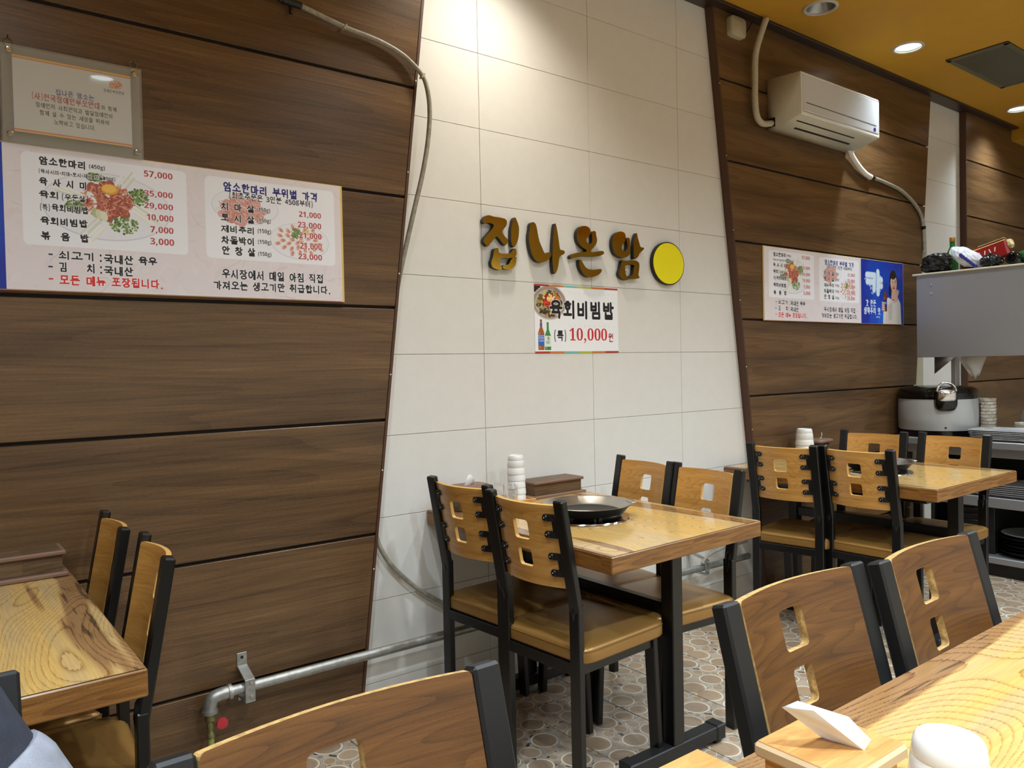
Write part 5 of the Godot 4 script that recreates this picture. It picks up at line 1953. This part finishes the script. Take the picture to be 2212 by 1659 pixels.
# ---------------------------------------------------------------- serving counter at the right
func crumple(st: SurfaceTool, c: Vector3, r: Vector3, sd: int, amount: float, n := 16, turn := 0.0, flat := 0.0) -> void:
	# a soft plastic bag: creased ellipsoid resting on a flat underside
	var nz := FastNoiseLite.new()
	nz.seed = sd
	nz.frequency = 1.6
	nz.noise_type = FastNoiseLite.TYPE_CELLULAR
	nz.cellular_return_type = FastNoiseLite.RETURN_DISTANCE
	var b := Basis(Vector3.UP, turn)
	var P := func(i: int, j: int) -> Vector3:
		var a := TAU * (j % (2 * n)) / (2.0 * n)
		var e := PI * i / n - PI * .5
		var d := Vector3(cos(a) * cos(e), sin(e), sin(a) * cos(e))
		var k := 1.0 + amount * nz.get_noise_3dv(d * 1.0 + Vector3(sd, 0, 0))
		var q := d * r * k
		q.y = maxf(q.y, -r.y * (1.0 - flat))
		return c + b * q
	st.set_smooth_group(-1)
	for i in n:
		for j in 2 * n:
			quad(st, P.call(i, j), P.call(i + 1, j), P.call(i + 1, j + 1), P.call(i, j + 1))

func build_counter() -> void:
	var X := 3.12
	var t := thing("serving_counter", "stainless steel serving counter with open shelves behind the right chairs", "counter", Vector3(X, 0, .8))
	var z0 := -.74
	var z1 := .9
	var st := S()
	box(st, Vector3(-.01, .752, z0), Vector3(.62, .793, z1), .004)
	part("worktop", st, M.steel_dull, t)
	for d in [["lower_shelf", .078, .115], ["middle_shelf", .405, .465]]:
		st = S()
		box(st, Vector3(.02, d[1], z0 + .02), Vector3(.60, d[2], z1 - .02), .003)
		part(d[0], st, M.steel_dull, t)
	st = S()
	box(st, Vector3(.055, .695, z0 + .03), Vector3(.08, .752, z1 - .03), .002)
	part("apron", st, M.steel_dull, t)
	for q in [[.03, z0 + .03], [.57, z0 + .03], [.03, z1 - .03], [.57, z1 - .03]]:
		st = S()
		tube(st, [Vector3(q[0], 0, q[1]), Vector3(q[0], .755, q[1])], .019, 12)
		part("leg", st, M.steel_dull, t)
	st = S()
	box(st, Vector3(.585, .115, z0 + .03), Vector3(.60, .74, z1 - .03))
	part("back_panel", st, M.steel_soft, t)
	st = S()
	box(st, Vector3(.05, .0, z0 + .05), Vector3(.59, .078, z1 - .05))
	part("plinth", st, M.black_side, t)
	st = S()
	box(st, Vector3(.10, .115, -.42), Vector3(.58, .404, -.155), .003)
	part("cold_box", st, M.steel_soft, t)
	for k in 6:
		st = S()
		pad(st, .10, .016, [Vector2(0, 0), Vector2(0, .003)], 2.4, 18, Transform3D(Basis(Vector3.BACK, Vector3.LEFT, Vector3.DOWN), Vector3(.1005, .375 - k * .036, -.29)))
		part("louver", st, M.black_side, t)

	# rice cooker
	t = thing("rice_cooker", "large grey rice cooker with black lid and chrome latch on the counter", "rice cooker", Vector3(3.365, .793, .262))
	st = S()
	lathe(st, [Vector2(0, 0), Vector2(.205, 0), Vector2(.215, .012), Vector2(.215, .038), Vector2(.222, .042)], Transform3D(), 48)
	part("base_ring", st, M.black_gloss, t)
	st = S()
	lathe(st, [Vector2(.222, .042), Vector2(.226, .05), Vector2(.228, .12), Vector2(.226, .225), Vector2(.224, .236)], Transform3D(), 56)
	part("body", st, M.cooker, t)
	st = S()
	lathe(st, [Vector2(.225, .236), Vector2(.228, .242), Vector2(.228, .275), Vector2(.220, .296), Vector2(.195, .308), Vector2(.12, .316), Vector2(0, .318)], Transform3D(), 56)
	part("lid", st, M.black_gloss, t)
	var la := Node3D.new()
	la.name = "latch"
	t.add_child(la)
	la.rotation.y = PI + .62
	la.position = Vector3(0, 0, 0)
	st = S()
	pad(st, .13, .155, [Vector2(.01, 0), Vector2(0, .008), Vector2(.006, .034), Vector2(.02, .044)], 3.4, 32, Transform3D(Basis(Vector3.BACK, Vector3.RIGHT, Vector3.UP), Vector3(.212, .240, 0)))
	part("housing", st, M.black_gloss, la)
	st = S()
	pad(st, .102, .075, [Vector2(.0, 0), Vector2(0, .010), Vector2(.008, .018)], 4.0, 32, Transform3D(Basis(Vector3.BACK, Vector3.RIGHT, Vector3.UP), Vector3(.245, .262, 0)))
	part("chrome_button", st, M.chrome, la)
	st = S()
	var arc := []
	for k in 13:
		var a := PI * k / 12.0
		arc.append(Vector3(.243 - .012 * sin(a), .285 + .055 * sin(a), cos(a) * .052))
	tube(st, arc, .008, 8)
	part("chrome_handle", st, M.chrome, la)
	var cp := Node3D.new()
	cp.name = "control_panel"
	t.add_child(cp)
	cp.rotation.y = -1.02
	st = S()
	box(st, Vector3(.205, .058, -.040), Vector3(.236, .205, .040), .004)
	part("housing", st, M.label_red, cp)
	st = S()
	box(st, Vector3(.2355, .065, -.012), Vector3(.2372, .200, .034), .0004)
	part("label_plate", st, M.label_white, cp)
	st = S()
	box(st, Vector3(.2368, .072, -.004), Vector3(.2382, .105, .028), .0004)
	box(st, Vector3(.2368, .178, -.010), Vector3(.2382, .197, .032), .0004)
	part("display", st, M.label_red, cp)
	st = S()
	lathe(st, [Vector2(0, .003), Vector2(.006, .002), Vector2(.006, 0)], Transform3D(Basis(Vector3.UP, Vector3(-.82, 0, .57), Vector3(-.57, 0, -.82)) , Vector3(-.187, .062, .130)), 12)
	part("screw", st, M.black_gloss, t)

	# trays stacked on the counter and on the middle shelf
	var tst := S()
	pad(tst, .30, .52, [Vector2(.030, 0), Vector2(.006, .012), Vector2(0, .014), Vector2(.001, .0155), Vector2(.012, .014), Vector2(.034, .004)], 7.0, 48)
	var tray := mesh_of(tst)
	for k in 6:
		var tr := thing("steel_tray", "stainless serving tray, number %s up in the stack on the counter top" % ["one", "two", "three", "four", "five", "six"][k], "tray", Vector3(3.275 + .002 * (k % 3), .7935 + k * .0095, .79 - .003 * k), .01 * (k % 3), "trays stacked on the counter")
		put_mesh("plate", tray, M.steel, tr)
	for k in 6:
		var tr := thing("steel_tray", "stainless serving tray, number %s up in the stack on the middle shelf" % ["one", "two", "three", "four", "five", "six"][k], "tray", Vector3(3.31, .4655 + k * .0115, .66 + .004 * (k % 2)), .02 * (k % 3), "trays stacked on the shelf")
		put_mesh("plate", tray, M.steel, tr)
	# pans piled on the lower shelf
	var pst := S()
	lathe(pst, [Vector2(0, 0), Vector2(.10, 0), Vector2(.155, .030), Vector2(.162, .031), Vector2(.154, .034), Vector2(.10, .004), Vector2(0, .004)], Transform3D(), 40)
	var pan := mesh_of(pst)
	for k in 6:
		var pn := thing("dark_pan", "blackened round pan, number %s up in the pile on the lower shelf" % ["one", "two", "three", "four", "five", "six"][k], "pan", Vector3(3.32 + .006 * (k % 2), .1155 + k * .0205, .80 + .005 * (k % 3)), .7 * k, "pans piled on the lower shelf")
		put_mesh("body", pan, M.pan_dark if k < 5 else M.steel_dull, pn)

	# bowls
	var bst := S()
	lathe(bst, [Vector2(0, 0), Vector2(.034, 0), Vector2(.036, .004), Vector2(.048, .012), Vector2(.051, .028), Vector2(.049, .0285), Vector2(.044, .014), Vector2(0, .008)], Transform3D(), 28)
	var bowl := mesh_of(bst)
	for d in [[3.50, .500, 11, .0205, "tall", "bowls in the tall stack"], [3.60, .415, 8, .0225, "rear", "bowls in the rear stack"], [3.50, .705, 4, .0205, "low right", "bowls in the low stack"]]:
		for k in d[2]:
			var bw := thing("soy_bowl", "small cream bowl, %s from below in the %s stack behind the cooker" % [["lowest", "second", "third", "fourth", "fifth", "sixth", "seventh", "eighth", "ninth", "tenth", "eleventh"][k], d[4]], "bowl", Vector3(d[0] + .0015 * sin(k * 2.1), .7935 + k * d[3], d[1] + .0015 * cos(k * 1.7)), k * 1.3, d[5])
			put_mesh("body", bowl, M.bowl, bw)
	t = thing("sauce_bottle", "grey squeeze bottle with a blue cap at the right edge of the counter", "bottle", Vector3(3.60, .793, .70))
	st = S()
	lathe(st, [Vector2(0, 0), Vector2(.04, 0), Vector2(.043, .01), Vector2(.043, .12), Vector2(.030, .16), Vector2(.022, .19), Vector2(.020, .192)], Transform3D(), 28)
	part("body", st, M.grey_plastic, t)
	st = S()
	lathe(st, [Vector2(.026, .188), Vector2(.026, .232), Vector2(.020, .238), Vector2(0, .240)], Transform3D(), 24)
	part("cap", st, M.blue_cap, t)

	# things on the low shelf by the wall
	t = thing("spray_bottle", "white spray bottle with a red trigger on the shelf under the counter", "bottle", Vector3(3.17, .4655, .085))
	st = S()
	lathe(st, [Vector2(0, 0), Vector2(.030, 0), Vector2(.032, .01), Vector2(.032, .05), Vector2(.016, .075), Vector2(.014, .08)], Transform3D(), 24)
	part("body", st, M.spray_white, t)
	st = S()
	lathe(st, [Vector2(.019, .078), Vector2(.019, .105), Vector2(.014, .108)], Transform3D(), 20)
	bar(st, Vector3(-.01, .108, .02), Vector3(-.03, .075, .045), .01, .012, Vector3.RIGHT)
	part("collar_and_trigger", st, M.spray_red, t)
	st = S()
	bar(st, Vector3(.01, .118, -.030), Vector3(-.012, .124, .034), .026, .030, Vector3.UP, .006)
	bar(st, Vector3(-.012, .124, .034), Vector3(-.020, .132, .060), .012, .012, Vector3.UP, .002)
	part("spray_head", st, M.spray_white, t)
	t = thing("small_bottle", "small clear bottle with green label beside the cardboard box under the counter", "bottle", Vector3(3.19, .4655, .275))
	st = S()
	lathe(st, [Vector2(0, 0), Vector2(.020, 0), Vector2(.021, .03), Vector2(.021, .045), Vector2(.010, .06), Vector2(.008, .085), Vector2(0, .086)], Transform3D(), 18)
	part("body", st, M.label_green, t)
	st = S()
	lathe(st, [Vector2(.0215, .035), Vector2(.0217, .044)], Transform3D(), 18)
	part("label_band", st, M.blue_cap, t)
	st = S()
	box(st, Vector3(3.20, .4655, .315), Vector3(3.40, .57, .385), .002)
	single("cardboard_box", st, M.cardboard, "small brown cardboard box on the shelf under the counter", "box")

	# overhead steel cabinet on poles
	t = thing("overhead_cabinet", "brushed steel overhead cabinet on poles above the rice cooker", "cabinet", Vector3(3.25, 1.29, .9))
	st = S()
	box(st, Vector3(0, 0, -.71), Vector3(.006, .518, .7), .001)
	part("front_panel", st, M.steel_dull, t)
	st = S()
	box(st, Vector3(.006, 0, -.71), Vector3(.34, .518, -.704), .001)
	part("side_panel", st, M.steel_dull, t)
	st = S()
	box(st, Vector3(-.008, .518, -.735), Vector3(.35, .530, .71), .003)
	part("top_board", st, M.cream_board, t)
	st = S()
	box(st, Vector3(.006, .0, -.704), Vector3(.34, .006, .7))
	part("bottom_panel", st, M.steel_dull, t)
	for z in [-.62, -.07]:
		for y in [.455, .400]:
			st = S()
			lathe(st, [Vector2(0, .005), Vector2(.006, .004), Vector2(.008, 0)], Transform3D(Basis(Vector3.UP, Vector3.LEFT, Vector3.BACK), Vector3(0, y, z)), 12)
			part("dome_bolt", st, M.chrome, t)
	for q in [[.08, -.52], [.30, -.60], [.30, .55]]:
		st = S()
		bar(st, Vector3(q[0], -.497, q[1]), Vector3(q[0], .002, q[1]), .028, .028, Vector3.RIGHT)
		part("pole", st, M.steel_dull, t)
	st = S()
	var e := S()
	prism(e, PackedVector2Array([Vector2(0, 0), Vector2(.125, 0), Vector2(0, -.105)]), -.002, .002)
	st.append_from(mesh_of(e), 0, Transform3D(Basis(Vector3.BACK, Vector3.UP, Vector3.LEFT), Vector3(.06, 0, -.63)))
	part("gusset", st, M.steel_dull, t)

	var Y := 1.8205
	st = S()
	crumple(st, Vector3(3.35, Y + .062, .27), Vector3(.13, .085, .125), 3, .55, 16, .4, .25)
	single("rubbish_bag", st, M.bag_black, "black plastic bag at the left end of the steel cabinet top", "bag")
	st = S()
	crumple(st, Vector3(3.31, Y + .040, .60), Vector3(.06, .055, .085), 8, .6, 14, 0.0, .25)
	single("rubbish_bag", st, M.bag_black, "black plastic bag in front of the red snack packet on the cabinet", "bag")
	t = thing("flour_bag", "white bag with blue print lying on the steel cabinet", "bag", Vector3(3.33, Y, .435))
	st = S()
	crumple(st, Vector3(0, .075, 0), Vector3(.07, .062, .13), 12, .4, 14, .0, .0)
	var bag := part("packet", st, M.bag_white, t)
	bag.transform = Transform3D(Basis(Vector3.RIGHT, .55), Vector3(0, .018, -.02))
	st = S()
	for k in 7:
		lathe(st, [Vector2(0, .004), Vector2(.009, .003), Vector2(.012, -.004)], Transform3D(Basis(Vector3.UP, Vector3.LEFT, Vector3.BACK), Vector3(-.064 - .003 * (k % 2), .090 - .013 * k, .012 + .014 * k)), 8)
	part("blue_print", st, M.bag_blue, t)
	t = thing("soju_bottle", "green glass bottle with gold cap standing on the steel cabinet", "bottle", Vector3(3.42, Y, .335))
	st = S()
	lathe(st, [Vector2(0, 0), Vector2(.031, 0), Vector2(.033, .006), Vector2(.033, .105), Vector2(.028, .135), Vector2(.0155, .165), Vector2(.0145, .205)], Transform3D(), 28)
	part("glass_body", st, M.bottle_green, t)
	st = S()
	lathe(st, [Vector2(.0165, .198), Vector2(.0165, .222), Vector2(.0150, .226), Vector2(0, .2265)], Transform3D(), 24)
	part("cap", st, M.gold_cap, t)
	t = thing("snack_packet", "red and cream snack packet leaning on the steel cabinet", "packet", Vector3(3.385, Y + .03, .555))
	t.rotation = Vector3(-.28, .12, -.1)
	st = S()
	box(st, Vector3(-.03, .0, -.13), Vector3(.03, .115, .13), .012)
	part("packet", st, M.snack_red, t)
	st = S()
	box(st, Vector3(-.029, .114, -.02), Vector3(.029, .1175, .128), .0012)
	box(st, Vector3(-.0325, .098, -.128), Vector3(-.0295, .104, .128), .0008)
	part("cream_panel", st, M.snack_cream, t)
	st = S()
	for k in 4:
		obox(st, Transform3D(Basis(Vector3.RIGHT, .5 * (k % 2) - .2), Vector3(-.0305, .065, -.02 + k * .028)), Vector3(.002, .026, .006))
	part("print_strokes", st, M.snack_print, t)
	st = S()
	crumple(st, Vector3(0, .075, .140), Vector3(.026, .04, .03), 30, .5, 8)
	part("torn_end", st, M.snack_cream, t)
	st = S()
	crumple(st, Vector3(3.42, Y + .05, .79), Vector3(.06, .062, .13), 40, .35, 12, .0, .2)
	single("green_packet", st, M.green_pack, "green packet at the right end of the cabinet top", "packet")
	t = thing("black_canister", "black cylinder lying on the steel cabinet, open end to the front", "canister", Vector3(3.28, Y + .0385, .722))
	st = S()
	lathe(st, [Vector2(.024, -.004), Vector2(.027, .0), Vector2(.034, .0), Vector2(.038, .006), Vector2(.038, .09), Vector2(.034, .10), Vector2(0, .102)], Transform3D(Basis(Vector3.UP, Vector3.RIGHT, Vector3.FORWARD), Vector3.ZERO), 28)
	part("shell", st, M.black_gloss, t)
	st = S()
	lathe(st, [Vector2(0, .03), Vector2(.014, .026), Vector2(.027, .0)], Transform3D(Basis(Vector3.UP, Vector3.RIGHT, Vector3.FORWARD), Vector3.ZERO), 28)
	part("cone", st, M.steel_soft, t)
	# thin bag hanging below the cabinet
	st = S()
	st.set_smooth_group(0)
	var n := 10
	var P := func(u: float, v: float, sd: float) -> Vector3:
		var w := .105 * (1.0 - v * .75)
		return Vector3(3.31 + sd * .022 * sin(PI * u) * sin(PI * minf(v + .15, 1.0)), 1.288 - .125 * v + .012 * sin(u * 9.0) * v, .475 + (u - .42) * w * 1.6 + .03 * v)
	for sd in [1.0, -1.0]:
		for i in n:
			for j in n:
				quad(st, P.call(float(i) / n, float(j) / n, sd), P.call(float(i + 1) / n, float(j) / n, sd), P.call(float(i + 1) / n, float(j + 1) / n, sd), P.call(float(i) / n, float(j + 1) / n, sd))
	single("thin_bag", st, M.bag_clear, "thin whitish plastic bag hanging under the steel cabinet", "bag")

# ---------------------------------------------------------------- the seated person at the left edge
func capsule(p: Vector3, a: Vector3, b: Vector3, ra: float, rb: float) -> float:
	var ab := b - a
	var t := clampf((p - a).dot(ab) / ab.length_squared(), 0.0, 1.0)
	return p.distance_to(a + ab * t) - lerpf(ra, rb, t)

func nets(st: SurfaceTool, bones: Array, lo: Vector3, hi: Vector3, cell: float, k: float) -> void:
	var n := Vector3i(((hi - lo) / cell).ceil()) + Vector3i.ONE
	var f := PackedFloat32Array()
	f.resize(n.x * n.y * n.z)
	f.fill(1.0)
	for b in bones:
		var m: float = maxf(b[2], b[3]) + k * 2.0
		var l := Vector3i(((b[0].min(b[1]) - Vector3.ONE * m - lo) / cell).floor()).clamp(Vector3i.ZERO, n - Vector3i.ONE)
		var h := Vector3i(((b[0].max(b[1]) + Vector3.ONE * m - lo) / cell).ceil()).clamp(Vector3i.ZERO, n - Vector3i.ONE)
		for z in range(l.z, h.z + 1):
			for y in range(l.y, h.y + 1):
				for x in range(l.x, h.x + 1):
					var i := (z * n.y + y) * n.x + x
					var d := capsule(lo + Vector3(x, y, z) * cell, b[0], b[1], b[2], b[3])
					var e := maxf(k - absf(d - f[i]), 0.0) / k
					f[i] = minf(d, f[i]) - e * e * k * .25
	var vert := {}
	var V := func(c: Vector3i) -> Vector3:
		if vert.has(c):
			return vert[c]
		var s := Vector3.ZERO
		var cnt := 0
		for e in [[0, 1], [2, 3], [4, 5], [6, 7], [0, 2], [1, 3], [4, 6], [5, 7], [0, 4], [1, 5], [2, 6], [3, 7]]:
			var pa := c + Vector3i(e[0] & 1, (e[0] >> 1) & 1, e[0] >> 2)
			var pb := c + Vector3i(e[1] & 1, (e[1] >> 1) & 1, e[1] >> 2)
			var fa := f[(pa.z * n.y + pa.y) * n.x + pa.x]
			var fb := f[(pb.z * n.y + pb.y) * n.x + pb.x]
			if (fa < 0.0) != (fb < 0.0):
				s += Vector3(pa).lerp(Vector3(pb), fa / (fa - fb))
				cnt += 1
		vert[c] = lo + s / maxf(cnt, 1) * cell
		return vert[c]
	st.set_smooth_group(0)
	for z in range(1, n.z - 1):
		for y in range(1, n.y - 1):
			for x in range(1, n.x - 1):
				var i := (z * n.y + y) * n.x + x
				var a := f[i] < 0.0
				var c := Vector3i(x, y, z)
				for ax in 3:
					var b := f[i + [1, n.x, n.x * n.y][ax]] < 0.0
					if a == b:
						continue
					var u: Vector3i = [Vector3i(0, 1, 0), Vector3i(0, 0, 1), Vector3i(1, 0, 0)][ax]
					var w: Vector3i = [Vector3i(0, 0, 1), Vector3i(1, 0, 0), Vector3i(0, 1, 0)][ax]
					var q := [V.call(c - u - w), V.call(c - w), V.call(c), V.call(c - u)]
					if not a:
						q.reverse()
					quad(st, q[0], q[1], q[2], q[3])

func build_person() -> void:
	var o := Vector3(-1.972, -.022, 1.56)
	var t := thing("person", "seated person in navy top and pale grey-blue sleeves at the left edge", "person", o)
	var V := func(x: float, y: float, z: float) -> Vector3: return Vector3(x, y, z)
	var sl := Vector3(.150, .968, .02)
	var el := Vector3(.278, .738, .06)
	var wl := Vector3(.12, .78, .30)
	# torso and sleeves of the navy top
	var st := S()
	nets(st, [[V.call(0, .56, .02), V.call(0, .78, .0), .15, .145], [V.call(0, .78, 0), V.call(0, .90, -.01), .15, .13], [V.call(-.135, .93, 0), V.call(.135, .93, 0), .07, .07], [V.call(0, .95, 0), V.call(0, 1.02, .01), .06, .052],
		[sl, el, .062, .052], [V.call(-.150, .945, .02), V.call(-.225, .755, .06), .062, .052], [V.call(-.225, .755, .06), V.call(-.12, .78, .30), .05, .036], [el, wl, .05, .036]], Vector3(-.36, .36, -.26), Vector3(.36, 1.18, .42), .0155, .035)
	part("navy_top", st, M.jacket, t)
	# pale lower sleeve with its own hem
	for s in [1, -1]:
		var e2 := Vector3(el.x * s, el.y, el.z)
		var a := Vector3(sl.x * s, sl.y, sl.z).lerp(e2, .30)
		var w2 := Vector3(wl.x * s, wl.y, wl.z)
		st = S()
		var pts := [a, a.lerp(e2, .12), a.lerp(e2, .4), a.lerp(e2, .75), e2 + Vector3(0, -.004, 0), e2.lerp(w2, .15), e2.lerp(w2, .5), e2.lerp(w2, .93)]
		tube(st, smooth_path(pts, 4), .06, 20, false, smooth_radii([.0635, .069, .0665, .063, .060, .057, .050, .046], 4))
		part("pale_sleeve", st, M.sleeve, t)
	# legs
	st = S()
	nets(st, [[V.call(-.09, .54, .02), V.call(-.10, .56, .43), .085, .062], [V.call(.09, .54, .02), V.call(.10, .56, .43), .085, .062], [V.call(-.10, .55, .43), V.call(-.10, .09, .40), .058, .042], [V.call(.10, .55, .43), V.call(.10, .09, .40), .058, .042], [V.call(-.08, .53, .0), V.call(.08, .53, .0), .09, .09]], Vector3(-.25, .02, -.16), Vector3(.25, .72, .56), .0165, .03)
	part("trousers", st, M.trousers, t)
	for s in [-1, 1]:
		st = S()
		pad(st, .085, .25, [Vector2(.004, 0), Vector2(0, .02), Vector2(.006, .05), Vector2(.02, .07)], 3.0, 24, at(s * .10, 0, .45))
		part("shoe", st, M.black_side, t)
	# head with face, and hands
	st = S()
	var hd := Vector3(0, 1.165, .035)
	nets(st, [[hd + V.call(0, .03, -.02), hd + V.call(0, .025, .005), .082, .08], [hd + V.call(0, -.03, .02), hd + V.call(0, -.075, .045), .062, .038], [hd + V.call(0, .005, .088), hd + V.call(0, -.028, .102), .008, .013], [hd + V.call(-.076, .01, -.01), hd + V.call(-.08, -.03, -.005), .012, .009], [hd + V.call(.076, .01, -.01), hd + V.call(.08, -.03, -.005), .012, .009], [hd + V.call(-.02, -.052, .082), hd + V.call(.02, -.052, .082), .006, .006], [hd + V.call(0, -.20, -.03), hd + V.call(0, -.06, 0), .052, .05]], Vector3(-.13, .93, -.12), Vector3(.13, 1.31, .20), .007, .014)
	for s in [-1, 1]:
		var w := Vector3(wl.x * s, wl.y, wl.z)
		var d := (w - Vector3(el.x * s, el.y, el.z)).normalized()
		var bones := [[w - d * .02, w + d * .02, .026, .030], [w + d * .02, w + d * .07, .030, .026]]
		for k in 4:
			var off := Vector3(0, 1, 0).cross(d).normalized() * (-.027 + .018 * k)
			var b0 := w + d * .075 + off
			var ln: float = [.028, .034, .032, .024][k]
			var b1 := b0 + d * ln + Vector3(0, -.006, 0)
			bones.append([b0, b1, .0092, .0088])
			bones.append([b1, b1 + d * ln * .7 + Vector3(0, -.020, 0), .0088, .0075])
		var th: Vector3 = Vector3(0, 1, 0).cross(d).normalized() * (.030 * s * 1.0)
		bones.append([w + d * .02 + th * .7, w + d * .055 + th * 1.5, .012, .0095])
		bones.append([w + d * .055 + th * 1.5, w + d * .085 + th * 1.35, .0095, .008])
		nets(st, bones, w - Vector3.ONE * .14, w + Vector3.ONE * .16, .006, .008)
	part("body", st, M.skin, t)
	st = S()
	nets(st, [[hd + V.call(0, .055, -.03), hd + V.call(0, .055, .005), .086, .078], [hd + V.call(0, -.01, -.065), hd + V.call(0, .02, -.05), .06, .07], [hd + V.call(-.06, .05, .03), hd + V.call(.06, .05, .03), .034, .034]], Vector3(-.14, 1.03, -.18), Vector3(.14, 1.35, .16), .009, .02)
	part("hair", st, M.hair, t)
	for s in [-1, 1]:
		st = S()
		lathe(st, [Vector2(0, .004), Vector2(.008, .003), Vector2(.011, 0)], Transform3D(ZAX, hd + Vector3(s * .031, .012, .0745)), 12, .55)
		part("eye", st, M.hair, t)

func smooth_radii(r: Array, per: int) -> Array:
	var out := []
	for i in r.size() - 1:
		for s in per:
			out.append(lerpf(r[i], r[i + 1], float(s) / per))
	out.append(r[-1])
	return out
